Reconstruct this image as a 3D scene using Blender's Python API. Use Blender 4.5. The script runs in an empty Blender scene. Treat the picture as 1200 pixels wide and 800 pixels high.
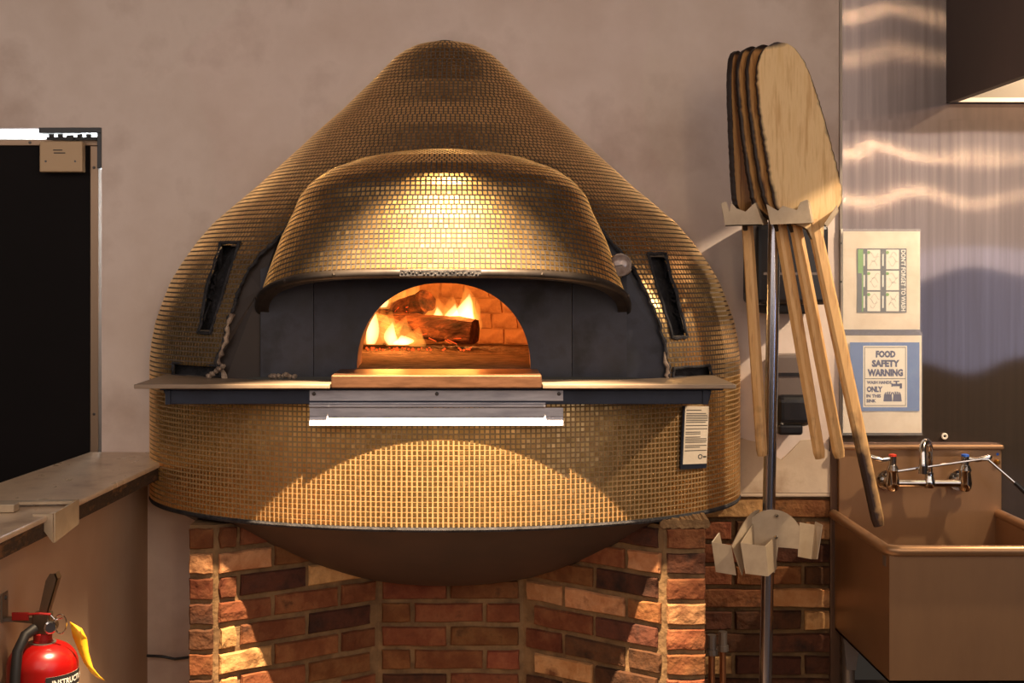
import bpy, math, random
import numpy as np
from mathutils import Vector, Matrix

random.seed(7)
RNG = np.random.default_rng(11)
C = bpy.context.scene.collection
PI = math.pi

# ------------------------------------------------------------------ camera, world, lights, exposure
D0 = 3.84            # distance from the lens to the plaster wall (wall face is y = 0)
F = 1600.0           # focal length in pixels of the 1200 px wide frame
CX, CY = 555.0, 320.0
CZ = 1.5
cd = bpy.data.cameras.new('camera')
cam = bpy.data.objects.new('camera', cd)
C.objects.link(cam)
cam.location = (0, -D0, CZ)
cam.rotation_euler = (PI / 2, 0, 0)
cd.sensor_width = 36.0
cd.lens = 36.0 * F / 1200.0
cd.shift_x = (600.0 - CX) / 1200.0
cd.shift_y = -(400.0 - CY) / 1200.0
cd.clip_start = 0.05
bpy.context.scene.camera = cam

vs = bpy.context.scene.view_settings
vs.view_transform = 'Standard'
vs.look = 'None'
vs.gamma = 1.0
vs.use_curve_mapping = False
vs.exposure = 0.0

world = bpy.data.worlds.new('world')
bpy.context.scene.world = world
world.use_nodes = True
bg = world.node_tree.nodes['Background']
bg.inputs[0].default_value = (1.0, 0.80, 0.64, 1)
bg.inputs[1].default_value = 0.03


def light(name, kind, loc, target, power, col, size=0.1, size_y=None, spot=None, blend=0.3):
    ld = bpy.data.lights.new(name, kind)
    ld.energy = power
    ld.color = col
    if kind == 'AREA':
        ld.shape = 'RECTANGLE'
        ld.size = size
        ld.size_y = size_y or size
    else:
        ld.shadow_soft_size = size
    if kind == 'SPOT':
        ld.spot_size = math.radians(spot)
        ld.spot_blend = blend
    o = bpy.data.objects.new(name, ld)
    C.objects.link(o)
    o.location = loc
    d = Vector(target) - Vector(loc)
    o.rotation_euler = d.to_track_quat('-Z', 'Y').to_euler()
    return o


WARM = (1.0, 0.72, 0.44)
light('track_spot_center', 'SPOT', (-0.06, -1.42, 3.12), (-0.07, -0.96, 0.50), 2300, WARM, 0.02, spot=41, blend=0.45)
light('hood_lamp', 'POINT', (2.0, -0.74, 2.35), (0, 0, 0), 150, (1.0, 0.78, 0.54), 0.025)
light('overhead_fill', 'AREA', (-0.2, -3.1, 3.2), (-0.1, -0.6, 1.4), 178, (1.0, 0.85, 0.76), 9.0, 4.2)  # added area light: unseen soft fill for the wall and the tile highlights
light('window_daylight', 'AREA', (5.2, -7.6, 1.2), (1.2, 0, 1.1), 14, (0.55, 0.66, 1.0), 1.4, 1.0)
for (lx, ly, lz, pw) in ((0.8, -3.95, 2.697, 12), (1.1, -3.95, 2.93, 12), (1.8, -8.0, 2.50, 45), (1.6, -8.0, 2.13, 45)):
    light('pendant_lamp', 'POINT', (lx, ly, lz), (0, 0, 0), pw, (1.0, 0.70, 0.42), 0.04)



# ------------------------------------------------------------------ helpers
def P(px, py, y):
    d = D0 + y
    return Vector(((px - CX) * d / F, y, CZ - (py - CY) * d / F))


def PZ(px, y, z):
    return Vector(((px - CX) * (D0 + y) / F, y, z))


def lin(c):
    return tuple(((v / 255.0) / 12.92 if v / 255.0 <= 0.04045 else ((v / 255.0 + 0.055) / 1.055) ** 2.4) for v in c)


def new_mat(name):
    m = bpy.data.materials.new(name)
    m.use_nodes = True
    nt = m.node_tree
    return m, nt, nt.nodes['Principled BSDF']


def mat(name, col, rough=0.5, metal=0.0, var=None, scale=6.0, detail=5.0, stretch=None, bump=0.0, bscale=None,
        lohi=(0.35, 0.7), obj_rand=0.0, island=None, island_val=0.0, spec=0.5, rough_var=0.0, attr=None, aniso=0.0):
    m, nt, b = new_mat(name)
    N, L = nt.nodes, nt.links
    b.inputs['Roughness'].default_value = rough
    b.inputs['Metallic'].default_value = metal
    b.inputs['Specular IOR Level'].default_value = spec
    b.inputs['Base Color'].default_value = (*col, 1)
    tc = N.new('ShaderNodeTexCoord')
    vec = tc.outputs['Object']
    if stretch:
        mp = N.new('ShaderNodeMapping')
        mp.inputs['Scale'].default_value = stretch
        L.new(vec, mp.inputs['Vector'])
        vec = mp.outputs[0]
    oi = None
    if obj_rand:
        oi = N.new('ShaderNodeObjectInfo')
        va = N.new('ShaderNodeVectorMath')
        va.operation = 'MULTIPLY_ADD'
        L.new(oi.outputs['Random'], va.inputs[0])
        va.inputs[1].default_value = (37.0, 53.0, 91.0)
        L.new(vec, va.inputs[2])
        vec = va.outputs[0]
    color = None
    if var is not None:
        nz = N.new('ShaderNodeTexNoise')
        nz.inputs['Scale'].default_value = scale
        nz.inputs['Detail'].default_value = detail
        nz.inputs['Roughness'].default_value = 0.6
        L.new(vec, nz.inputs['Vector'])
        rp = N.new('ShaderNodeValToRGB')
        cols = [col] + (list(var) if isinstance(var, list) else [var])
        el = rp.color_ramp.elements
        el[0].position, el[0].color = lohi[0], (*cols[0], 1)
        el[1].position, el[1].color = lohi[1], (*cols[-1], 1)
        for i, cc in enumerate(cols[1:-1]):
            e = el.new(lohi[0] + (lohi[1] - lohi[0]) * (i + 1) / (len(cols) - 1))
            e.color = (*cc, 1)
        L.new(nz.outputs[0], rp.inputs[0])
        color = rp.outputs[0]
        if rough_var:
            mr = N.new('ShaderNodeMapRange')
            mr.inputs[3].default_value = max(0.02, rough - rough_var)
            mr.inputs[4].default_value = min(1, rough + rough_var)
            L.new(nz.outputs[0], mr.inputs[0])
            L.new(mr.outputs[0], b.inputs['Roughness'])
    if island is not None:
        g = N.new('ShaderNodeNewGeometry')
        mx = N.new('ShaderNodeMix')
        mx.data_type = 'RGBA'
        L.new(g.outputs['Random Per Island'], mx.inputs[0])
        if color:
            L.new(color, mx.inputs[6])
        else:
            mx.inputs[6].default_value = (*col, 1)
        mx.inputs[7].default_value = (*island, 1)
        color = mx.outputs[2]
    if obj_rand and color:
        hs = N.new('ShaderNodeHueSaturation')
        mr = N.new('ShaderNodeMapRange')
        mr.inputs[3].default_value = 1 - obj_rand
        mr.inputs[4].default_value = 1 + obj_rand
        L.new(oi.outputs['Random'], mr.inputs[0])
        L.new(mr.outputs[0], hs.inputs['Value'])
        mr2 = N.new('ShaderNodeMath')
        mr2.operation = 'MULTIPLY_ADD'
        fr = N.new('ShaderNodeMath')
        fr.operation = 'FRACT'
        m7 = N.new('ShaderNodeMath')
        m7.operation = 'MULTIPLY'
        m7.inputs[1].default_value = 7.31
        L.new(oi.outputs['Random'], m7.inputs[0])
        L.new(m7.outputs[0], fr.inputs[0])
        L.new(fr.outputs[0], mr2.inputs[0])
        mr2.inputs[1].default_value = 0.022
        mr2.inputs[2].default_value = 0.496
        L.new(mr2.outputs[0], hs.inputs['Hue'])
        L.new(color, hs.inputs['Color'])
        color = hs.outputs[0]
    if attr:
        # a painted wear mask stored on the mesh (burnt edges); attr = (name, colour)
        at = N.new('ShaderNodeAttribute')
        at.attribute_name = attr[0]
        n2 = N.new('ShaderNodeTexNoise')
        n2.inputs['Scale'].default_value = 28
        n2.inputs['Detail'].default_value = 4
        L.new(tc.outputs['Object'], n2.inputs['Vector'])
        ad = N.new('ShaderNodeMath')
        ad.operation = 'MULTIPLY_ADD'
        L.new(n2.outputs[0], ad.inputs[0])
        ad.inputs[1].default_value = 0.9
        ad.inputs[2].default_value = -0.45
        sm = N.new('ShaderNodeMath')
        sm.operation = 'ADD'
        L.new(ad.outputs[0], sm.inputs[0])
        L.new(at.outputs['Fac'], sm.inputs[1])
        rr = N.new('ShaderNodeMapRange')
        rr.inputs[1].default_value = 0.30
        rr.inputs[2].default_value = 0.85
        L.new(sm.outputs[0], rr.inputs[0])
        mx = N.new('ShaderNodeMix')
        mx.data_type = 'RGBA'
        L.new(rr.outputs[0], mx.inputs[0])
        if color:
            L.new(color, mx.inputs[6])
        else:
            mx.inputs[6].default_value = (*col, 1)
        mx.inputs[7].default_value = (*attr[1], 1)
        color = mx.outputs[2]
    if color:
        L.new(color, b.inputs['Base Color'])
    if bump:
        n3 = N.new('ShaderNodeTexNoise')
        n3.inputs['Scale'].default_value = bscale or scale * 3
        n3.inputs['Detail'].default_value = 6
        L.new(vec, n3.inputs['Vector'])
        bp = N.new('ShaderNodeBump')
        bp.inputs['Strength'].default_value = bump
        bp.inputs['Distance'].default_value = 0.01
        L.new(n3.outputs[0], bp.inputs['Height'])
        L.new(bp.outputs[0], b.inputs['Normal'])
    if aniso:
        b.inputs['Anisotropic'].default_value = aniso
    return m


def emit(name, col, strength):
    m = bpy.data.materials.new(name)
    m.use_nodes = True
    nt = m.node_tree
    nt.nodes.clear()
    e = nt.nodes.new('ShaderNodeEmission')
    e.inputs[0].default_value = (*col, 1)
    e.inputs[1].default_value = strength
    o = nt.nodes.new('ShaderNodeOutputMaterial')
    nt.links.new(e.outputs[0], o.inputs['Surface'])
    return m


def vol_emit(name, col, strength):
    m = bpy.data.materials.new(name)
    m.use_nodes = True
    nt = m.node_tree
    nt.nodes.clear()
    e = nt.nodes.new('ShaderNodeEmission')
    e.inputs[0].default_value = (*col, 1)
    e.inputs[1].default_value = strength
    o = nt.nodes.new('ShaderNodeOutputMaterial')
    nt.links.new(e.outputs[0], o.inputs['Volume'])
    return m


WORLD_LOC = {}


def thing(name, label, cat, loc, group=None):
    o = bpy.data.objects.new(name, None)
    C.objects.link(o)
    o.empty_display_size = 0.05
    o.location = loc
    o['label'] = label
    o['category'] = cat
    if group:
        o['group'] = group
    WORLD_LOC[o] = Vector(loc)
    return o


def tag(o, label, cat, group=None):
    o['label'] = label
    o['category'] = cat
    if group:
        o['group'] = group
    return o


def link_mesh(name, me, loc, parent=None):
    o = bpy.data.objects.new(name, me)
    C.objects.link(o)
    loc = Vector(loc)
    WORLD_LOC[o] = loc
    if parent is not None:
        o.parent = parent
        o.location = loc - WORLD_LOC[parent]
    else:
        o.location = loc
    return o


def finish(name, verts, faces, m, parent=None, smooth=False, kind=None, label=None, midx=None, attr=None, center=None):
    V = np.array([tuple(v) for v in verts], dtype=float)
    c = (V.min(0) + V.max(0)) / 2 if center is None else np.array(center)
    me = bpy.data.meshes.new(name)
    me.from_pydata((V - c).tolist(), [], faces)
    mats = m if isinstance(m, (list, tuple)) else [m]
    for q in mats:
        me.materials.append(q)
    if midx is not None:
        me.polygons.foreach_set('material_index', midx)
    if smooth:
        me.polygons.foreach_set('use_smooth', [True] * len(me.polygons))
    if attr:
        a = me.attributes.new(attr[0], 'FLOAT', 'POINT')
        a.data.foreach_set('value', attr[1])
    me.update()
    o = link_mesh(name, me, c, parent)
    if kind:
        o['kind'] = kind
    if label:
        o['label'] = label
    return o


class MB:
    """collects shapes and links them as one mesh"""

    def __init__(self):
        self.v, self.f = [], []

    def add(self, vs, fs):
        n = len(self.v)
        self.v += [Vector(p) for p in vs]
        self.f += [tuple(i + n for i in q) for q in fs]
        return self

    def box(self, a, b):
        (x0, y0, z0), (x1, y1, z1) = a, b
        return self.hexa([(x0, y0, z0), (x1, y0, z0), (x1, y1, z0), (x0, y1, z0),
                          (x0, y0, z1), (x1, y0, z1), (x1, y1, z1), (x0, y1, z1)])

    def hexa(self, p):
        return self.add(p, [(3, 2, 1, 0), (4, 5, 6, 7), (0, 1, 5, 4), (1, 2, 6, 5), (2, 3, 7, 6), (3, 0, 4, 7)])

    def sheet(self, pts, th=0.003, off=None):
        """flat polygon given thickness along its normal (or along off)"""
        p = [Vector(q) for q in pts]
        nrm = Vector((0, 0, 0))
        for i in range(len(p)):
            nrm += (p[i] - p[0]).cross(p[(i + 1) % len(p)] - p[0])
        nrm.normalize()
        d = Vector(off) if off is not None else nrm * th
        n = len(p)
        vs = p + [q + d for q in p]
        fs = [tuple(range(n))[::-1], tuple(range(n, 2 * n))]
        fs += [(i, (i + 1) % n, n + (i + 1) % n, n + i) for i in range(n)]
        return self.add(vs, fs)

    def tube(self, pts, r, n=10, cap=True):
        pts = [Vector(q) for q in pts]
        rs = r if isinstance(r, (list, tuple)) else [r] * len(pts)
        rings, fs = [], []
        up = None
        for i, q in enumerate(pts):
            t = (pts[min(i + 1, len(pts) - 1)] - pts[max(i - 1, 0)]).normalized()
            if up is None:
                up = Vector((0, 0, 1)) if abs(t.z) < 0.9 else Vector((0, 1, 0))
            a = t.cross(up).normalized()
            up = a.cross(t).normalized()
            for k in range(n):
                w = 2 * PI * k / n
                rings.append(q + (a * math.cos(w) + up * math.sin(w)) * rs[i])
        for i in range(len(pts) - 1):
            for k in range(n):
                k2 = (k + 1) % n
                fs.append((i * n + k, i * n + k2, (i + 1) * n + k2, (i + 1) * n + k))
        if cap:
            fs.append(tuple(range(n))[::-1])
            fs.append(tuple((len(pts) - 1) * n + k for k in range(n)))
        return self.add(rings, fs)

    def lathe(self, prof, origin, n=24, axis=(0, 0, 1)):
        """prof: (radius, height) pairs revolved about axis through origin"""
        ax = Vector(axis).normalized()
        a = ax.cross(Vector((0, 1, 0)) if abs(ax.y) < 0.9 else Vector((1, 0, 0))).normalized()
        b = ax.cross(a)
        o = Vector(origin)
        vs, fs = [], []
        for r, h in prof:
            for k in range(n):
                w = 2 * PI * k / n
                vs.append(o + ax * h + (a * math.cos(w) + b * math.sin(w)) * max(r, 1e-5))
        for i in range(len(prof) - 1):
            for k in range(n):
                k2 = (k + 1) % n
                fs.append((i * n + k, i * n + k2, (i + 1) * n + k2, (i + 1) * n + k))
        fs.append(tuple(range(n))[::-1])
        fs.append(tuple((len(prof) - 1) * n + k for k in range(n)))
        return self.add(vs, fs)

    def prism(self, poly, off):
        return self.sheet(poly, off=off)

    def build(self, name, m, parent=None, smooth=False, bevel=0.0, seg=2, **kw):
        o = finish(name, self.v, self.f, m, parent, smooth, **kw)
        if bevel:
            bv = o.modifiers.new('bevel', 'BEVEL')
            bv.width = bevel
            bv.segments = seg
            bv.limit_method = 'ANGLE'
            bv.angle_limit = math.radians(40)
        if smooth:
            es = o.modifiers.new('edges', 'EDGE_SPLIT')
            es.split_angle = math.radians(42)
        return o


def struct(o):
    o['kind'] = 'structure'
    return o


# ------------------------------------------------------------------ materials
M = {}
M['plaster'] = mat('plaster', lin((212, 193, 180)), 0.92, var=[lin((224, 207, 196)), lin((195, 174, 161))], scale=2.6, detail=9, bump=0.22, bscale=7, lohi=(0.3, 0.72), spec=0.2)
M['plaster_dirty'] = mat('plaster_dirty', lin((188, 164, 140)), 0.92, var=[lin((204, 184, 160)), lin((140, 108, 80))], scale=5, detail=8, bump=0.15, bscale=20, lohi=(0.3, 0.78), spec=0.2)
M['gold'] = mat('gold_tile', (0.76, 0.45, 0.14), 0.31, 1.0, island=(0.92, 0.57, 0.22))
M['grout'] = mat('grout', (0.31, 0.20, 0.09), 0.9, var=(0.23, 0.145, 0.062), scale=30)
M['grout_dome'] = mat('dome_grout', (0.115, 0.085, 0.06), 0.9, var=(0.08, 0.06, 0.042), scale=30)  # grout of the dome, darker than on the drum below the ledge
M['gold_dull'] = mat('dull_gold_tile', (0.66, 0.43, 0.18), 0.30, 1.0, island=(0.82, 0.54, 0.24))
M['grout_dark'] = mat('grout_dark', lin((70, 64, 60)), 0.9, var=lin((52, 48, 46)), scale=30)
M['iron'] = mat('dark_iron', lin((30, 31, 37)), 0.5, 0.25, var=[lin((44, 46, 58)), lin((20, 20, 23))], scale=7, detail=8, bump=0.05, bscale=30, rough_var=0.2)
M['iron_brown'] = mat('dark_brown_steel', lin((50, 40, 36)), 0.6, 0.2, var=lin((46, 38, 34)), scale=6, detail=8, bump=0.08, bscale=25)
M['iron_blue'] = mat('blued_steel', lin((26, 32, 48)), 0.5, 0.3, var=lin((36, 44, 62)), scale=14)
M['char'] = mat('charred_black', lin((22, 21, 24)), 0.8, var=lin((52, 50, 54)), scale=24, detail=8, bump=0.8, bscale=60)
M['mortar_pale'] = mat('pale_mortar', lin((170, 150, 130)), 0.95, var=lin((96, 80, 70)), scale=30, bump=0.6, bscale=60)
M['trim'] = mat('trim_steel', lin((88, 80, 74)), 0.42, 0.8, var=lin((56, 50, 48)), scale=12)
M['bowl'] = mat('bowl_steel', lin((74, 54, 44)), 0.62, 0.1, var=lin((56, 42, 35)), scale=4, detail=6)
M['ledge'] = mat('ledge_stone', lin((152, 132, 112)), 0.5, 0.2, var=lin((122, 104, 86)), scale=10, stretch=(1, 4, 4), detail=7)
M['hearth'] = mat('hearth_steel', lin((150, 108, 80)), 0.42, 0.85, var=lin((104, 72, 52)), scale=12, stretch=(1, 3, 6), rough_var=0.1)
M['alu'] = mat('apron_metal', lin((196, 194, 200)), 0.42, 0.55, var=lin((158, 156, 164)), scale=10, stretch=(1, 6, 6), rough_var=0.12)
M['screw'] = mat('screw_steel', lin((90, 86, 84)), 0.35, 0.9)
M['brick'] = mat('brick', lin((94, 50, 32)), 0.92, var=[lin((106, 58, 38)), lin((124, 76, 50)), lin((62, 38, 28))], scale=13, detail=9, bump=1.0, bscale=34, lohi=(0.3, 0.72), obj_rand=0.30, spec=0.2)
M['brick_pale'] = mat('brick_pale', lin((164, 110, 72)), 0.92, var=[lin((182, 132, 92)), lin((102, 60, 40))], scale=13, detail=9, bump=1.0, bscale=36, lohi=(0.35, 0.70), obj_rand=0.2, spec=0.2)
M['brick_dark'] = mat('brick_dark', lin((58, 38, 30)), 0.92, var=[lin((84, 50, 36)), lin((42, 31, 27))], scale=13, detail=9, bump=1.0, bscale=34, lohi=(0.3, 0.72), obj_rand=0.2, spec=0.2)
M['mortar'] = mat('mortar', lin((132, 104, 72)), 0.95, var=lin((96, 74, 52)), scale=22, bump=0.6, bscale=50, spec=0.2)
M['wood'] = mat('peel_wood', lin((226, 186, 126)), 0.55, var=[lin((236, 200, 144)), lin((206, 160, 100))], scale=9, detail=5, stretch=(9, 9, 0.7), lohi=(0.3, 0.7), attr=('burn', lin((44, 24, 14))))
M['wood_old'] = mat('peel_wood_old', lin((176, 126, 72)), 0.6, var=[lin((196, 148, 90)), lin((132, 84, 46))], scale=9, detail=5, stretch=(9, 9, 0.7), lohi=(0.3, 0.7), attr=('burn', lin((34, 19, 12))))
M['wood_handle'] = mat('handle_wood', lin((206, 158, 98)), 0.5, var=[lin((220, 176, 118)), lin((164, 112, 62))], scale=8, detail=5, stretch=(9, 9, 0.8), lohi=(0.3, 0.72), attr=('burn', lin((40, 20, 12))))
M['pole'] = mat('pole_steel', lin((190, 190, 198)), 0.2, 1.0)
M['cream'] = mat('cream_paint', lin((184, 164, 136)), 0.45, 0.1, var=lin((166, 146, 120)), scale=20)
M['chrome'] = mat('chrome', lin((205, 203, 200)), 0.12, 1.0)
M['sink'] = mat('sink_steel', lin((166, 128, 92)), 0.36, 0.66, var=lin((152, 116, 84)), scale=3, stretch=(3, 1, 1), rough_var=0.06)  # warm reflection of the room is tinted into the steel's base colour
M['black'] = mat('black_plastic', lin((26, 26, 30)), 0.35)
M['grey_plastic'] = mat('grey_plastic', lin((110, 98, 92)), 0.4)
M['white'] = mat('white_paint', lin((226, 224, 218)), 0.6)
M['paper'] = mat('paper', lin((226, 212, 190)), 0.6, var=lin((206, 188, 164)), scale=14, bump=0.2, bscale=26)
M['print_white'] = mat('print_white', lin((232, 224, 208)), 0.6)
M['navy'] = mat('navy_print', lin((24, 44, 100)), 0.6)
M['blue'] = mat('blue_print', lin((60, 104, 168)), 0.55, var=lin((76, 118, 178)), scale=20)
M['slate'] = mat('slate_print', lin((62, 72, 84)), 0.6)
M['green'] = mat('green_print', lin((104, 160, 84)), 0.6)
M['ink'] = mat('ink', lin((70, 66, 62)), 0.7)
M['white_ink'] = mat('white_ink', lin((236, 232, 222)), 0.6)
M['red'] = mat('red_paint', lin((140, 12, 10)), 0.28, spec=0.6)
M['red_tag'] = mat('red_plastic', lin((150, 26, 22)), 0.4)
M['yellow'] = mat('yellow_tag', lin((228, 168, 30)), 0.5)
M['rubber'] = mat('rubber', lin((32, 31, 32)), 0.55)
M['valve'] = mat('valve_metal', lin((120, 104, 88)), 0.38, 0.9)
M['blue_dot'] = mat('blue_enamel', lin((46, 96, 190)), 0.3)
M['red_dot'] = mat('red_enamel', lin((214, 60, 36)), 0.3)
M['brass'] = mat('brass', lin((176, 128, 60)), 0.3, 1.0)
M['copper'] = mat('copper_pipe', lin((176, 120, 84)), 0.35, 0.9)
M['galv'] = mat('galvanised', lin((140, 130, 120)), 0.45, 0.8)
M['counter'] = mat('counter_top', lin((226, 200, 168)), 0.30, 0.08, var=[lin((214, 188, 158)), lin((176, 146, 118))], scale=7, detail=8, stretch=(1.5, 1, 1), rough_var=0.12)
M['counter_edge'] = mat('counter_edge', lin((70, 50, 36)), 0.7, var=[lin((48, 36, 28)), lin((126, 88, 54))], scale=14, stretch=(1, 1, 3), detail=6, bump=0.3)
M['halfwall'] = mat('half_wall_paint', lin((190, 160, 132)), 0.7, var=lin((178, 146, 118)), scale=2.5, spec=0.3)
M['door'] = mat('door_panel', lin((16, 12, 12)), 0.7, var=lin((20, 15, 15)), scale=3, spec=0.15)
M['door_frame'] = mat('door_frame', lin((150, 126, 104)), 0.4, 0.7)
M['tan_box'] = mat('tan_metal', lin((188, 158, 122)), 0.5, 0.2)
M['hood'] = mat('hood_steel', lin((102, 88, 84)), 0.65, 0.2, var=lin((92, 80, 76)), scale=2)
M['hood_in'] = mat('hood_inner_steel', lin((84, 76, 64)), 0.5, 0.3)
M['floor'] = mat('floor_tile', lin((74, 58, 46)), 0.6, var=lin((62, 48, 40)), scale=8)
M['ceiling'] = mat('ceiling_paint', lin((120, 100, 86)), 0.9, var=lin((110, 92, 80)), scale=3)
M['stud'] = mat('stud_wood', lin((70, 48, 34)), 0.8, var=lin((96, 66, 44)), scale=10, stretch=(4, 4, 0.6))
M['firebrick'] = mat('firebrick', lin((196, 150, 112)), 0.95, var=[lin((214, 170, 130)), lin((140, 96, 68))], scale=9, detail=8, bump=0.8, bscale=26, lohi=(0.3, 0.7), spec=0.1)
M['ash'] = mat('ash', lin((112, 92, 76)), 0.98, var=lin((56, 44, 36)), scale=26, detail=8, bump=0.9, bscale=50, spec=0.1)
M['log'] = mat('log_bark', lin((120, 74, 46)), 0.95, var=[lin((70, 40, 26)), lin((24, 16, 12))], scale=11, detail=8, stretch=(1, 3, 3), bump=1.0, bscale=40)
M['glass_dial'] = mat('dial_glass', lin((132, 112, 104)), 0.12, 0.2, var=lin((176, 160, 150)), scale=60, spec=0.8)
M['clear'] = None


def clear_film():
    m, nt, b = new_mat('clear_film')
    b.inputs['Base Color'].default_value = (1, 1, 1, 1)
    b.inputs['Roughness'].default_value = 0.22
    b.inputs['Alpha'].default_value = 0.16
    N, L = nt.nodes, nt.links
    tc = N.new('ShaderNodeTexCoord')
    nz = N.new('ShaderNodeTexNoise')
    nz.inputs['Scale'].default_value = 16
    bp = N.new('ShaderNodeBump')
    bp.inputs['Strength'].default_value = 0.4
    bp.inputs['Distance'].default_value = 0.01
    L.new(tc.outputs['Object'], nz.inputs['Vector'])
    L.new(nz.outputs[0], bp.inputs['Height'])
    L.new(bp.outputs[0], b.inputs['Normal'])
    return m


M['clear'] = clear_film()


def brushed_steel():
    """sheet steel with a vertical brushed grain: highlights smear sideways, a little scatters diffusely"""
    m, nt, b = new_mat('brushed_sheet_steel')
    N, L = nt.nodes, nt.links
    out = [n for n in N if n.type == 'OUTPUT_MATERIAL'][0]
    N.remove(b)
    tc = N.new('ShaderNodeTexCoord')
    mp = N.new('ShaderNodeMapping')
    mp.inputs['Scale'].default_value = (60, 60, 1.2)
    L.new(tc.outputs['Object'], mp.inputs['Vector'])
    n1 = N.new('ShaderNodeTexNoise')
    n1.inputs['Scale'].default_value = 1.0
    n1.inputs['Detail'].default_value = 6
    L.new(mp.outputs[0], n1.inputs['Vector'])
    rp = N.new('ShaderNodeValToRGB')
    rp.color_ramp.elements[0].position, rp.color_ramp.elements[0].color = 0.3, (*lin((134, 122, 118)), 1)
    rp.color_ramp.elements[1].position, rp.color_ramp.elements[1].color = 0.7, (*lin((152, 140, 136)), 1)
    L.new(n1.outputs[0], rp.inputs[0])
    tg_ = N.new('ShaderNodeTangent')
    tg_.direction_type = 'UV_MAP'
    g = N.new('ShaderNodeBsdfAnisotropic')
    g.distribution = 'GGX'
    L.new(rp.outputs[0], g.inputs['Color'])
    g.inputs['Roughness'].default_value = 0.145
    g.inputs['Anisotropy'].default_value = 0.86
    g.inputs['Rotation'].default_value = 0.25
    L.new(tg_.outputs[0], g.inputs['Tangent'])
    d = N.new('ShaderNodeBsdfDiffuse')
    d.inputs['Color'].default_value = (*lin((140, 124, 112)), 1)
    mx = N.new('ShaderNodeMixShader')
    mx.inputs[0].default_value = 0.13
    L.new(g.outputs[0], mx.inputs[1])
    L.new(d.outputs[0], mx.inputs[2])
    L.new(mx.outputs[0], out.inputs['Surface'])
    return m


M['steel'] = brushed_steel()

# ------------------------------------------------------------------ oven body shape
CXO = (522 - CX) * D0 / F            # oven axis at the wall
_ys = np.array([50, 51, 54, 60, 67, 80, 95, 112, 130, 152, 175, 197, 220, 241, 262, 285, 310, 330, 350, 375, 400, 420, 440, 640], float)
_hw = np.array([4, 18, 34, 47, 58, 71, 85, 102, 120, 145, 169, 193, 218, 243, 268, 288, 306, 318, 326, 335, 340, 342, 342, 342], float) * D0 / F
_pp_y = np.array([50, 53, 60, 80, 100, 130, 160, 200, 240, 300, 360, 420, 640], float)
_pp = np.array([.050, .065, .085, .115, .150, .22, .31, .41, .475, .53, .555, .565, .565])


def zw(py):
    return CZ - (py - CY) * D0 / F


def w_of(z):
    return np.interp(CY - (np.asarray(z) - CZ) * F / D0, _ys, _hw)


def p_of(z):
    return np.interp(CY - (np.asarray(z) - CZ) * F / D0, _pp_y, _pp)


ZTOP, ZBOT = zw(50.5), 0.890


def S_body(t, z):
    return np.stack([CXO + w_of(z) * np.cos(t), -p_of(z) * np.sin(t), z + 0 * t], -1)


def body_y(X, Z):
    q = np.clip((X - CXO) / w_of(Z), -1, 1)
    return -p_of(Z) * np.sqrt(np.maximum(0, 1 - q * q))


def body_hit(px, py):
    y = -0.4
    for _ in range(60):
        q = P(px, py, y)
        y = 0.6 * y + 0.4 * float(body_y(q.x, q.z))
    return P(px, py, y)


# front hood of the oven
AH, BH, YH, ZHT = 0.462, 0.29, -0.395, 1.812
_hu = np.array([0, .17, .40, .578, .677, .77, .85, .927, .97, .99, 1.0])
_hs = np.array([1.0, .955, .885, .815, .783, .72, .626, .457, .29, .16, .01])


def S_hood(t, u, k=1.0):
    s = np.interp(u, _hu, _hs) * k
    zr = 1.412 + 0.094 * (1 - (1 - np.sin(t)) ** 1.7)
    return np.stack([CXO + 0.003 + AH * s * np.cos(t), YH - BH * s * np.sin(t), zr + u * (ZHT - zr)], -1)


def project(p):
    d = p[..., 1] + D0
    return CX + p[..., 0] * F / d, CY - (p[..., 2] - CZ) * F / d


def in_poly(x, y, poly):
    r = np.zeros(x.shape, bool)
    n = len(poly)
    for i in range(n):
        x0, y0 = poly[i]
        x1, y1 = poly[(i + 1) % n]
        if y0 == y1:
            continue
        c = ((y0 > y) != (y1 > y)) & (x < (x1 - x0) * (y - y0) / (y1 - y0) + x0)
        r ^= c
    return r


# openings cut in the body shell (outlined once, on the shell itself)
OPEN_L = [(262, 446), (254, 424), (262, 400), (267, 376), (276, 355), (281, 337), (290, 319), (305, 298), (323, 283), (344, 256)]
OPEN_R = [(690, 254), (703, 268), (724, 292), (742, 315), (757, 343), (769, 370), (778, 400), (784, 430), (784, 446)]
OPENING = OPEN_L + [(390, 222), (440, 200), (520, 194), (600, 200), (650, 222)] + OPEN_R
SLOTS = [
    [(259, 287), (280, 287), (262, 340), (247, 388), (234, 387), (244, 335)],
    [(760, 300), (779, 300), (792, 345), (804, 392), (788, 393), (773, 345)],
]
LOWSLOTS = [[(204, 426), (258, 428), (258, 440), (204, 440)], [(790, 431), (831, 428), (833, 442), (790, 442)]]
CUTS = [OPENING] + SLOTS + LOWSLOTS


def cut_mask(pts):
    x, y = project(pts)
    r = np.zeros(x.shape, bool)
    for c in CUTS:
        r |= in_poly(x, y, c)
    return r


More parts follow.
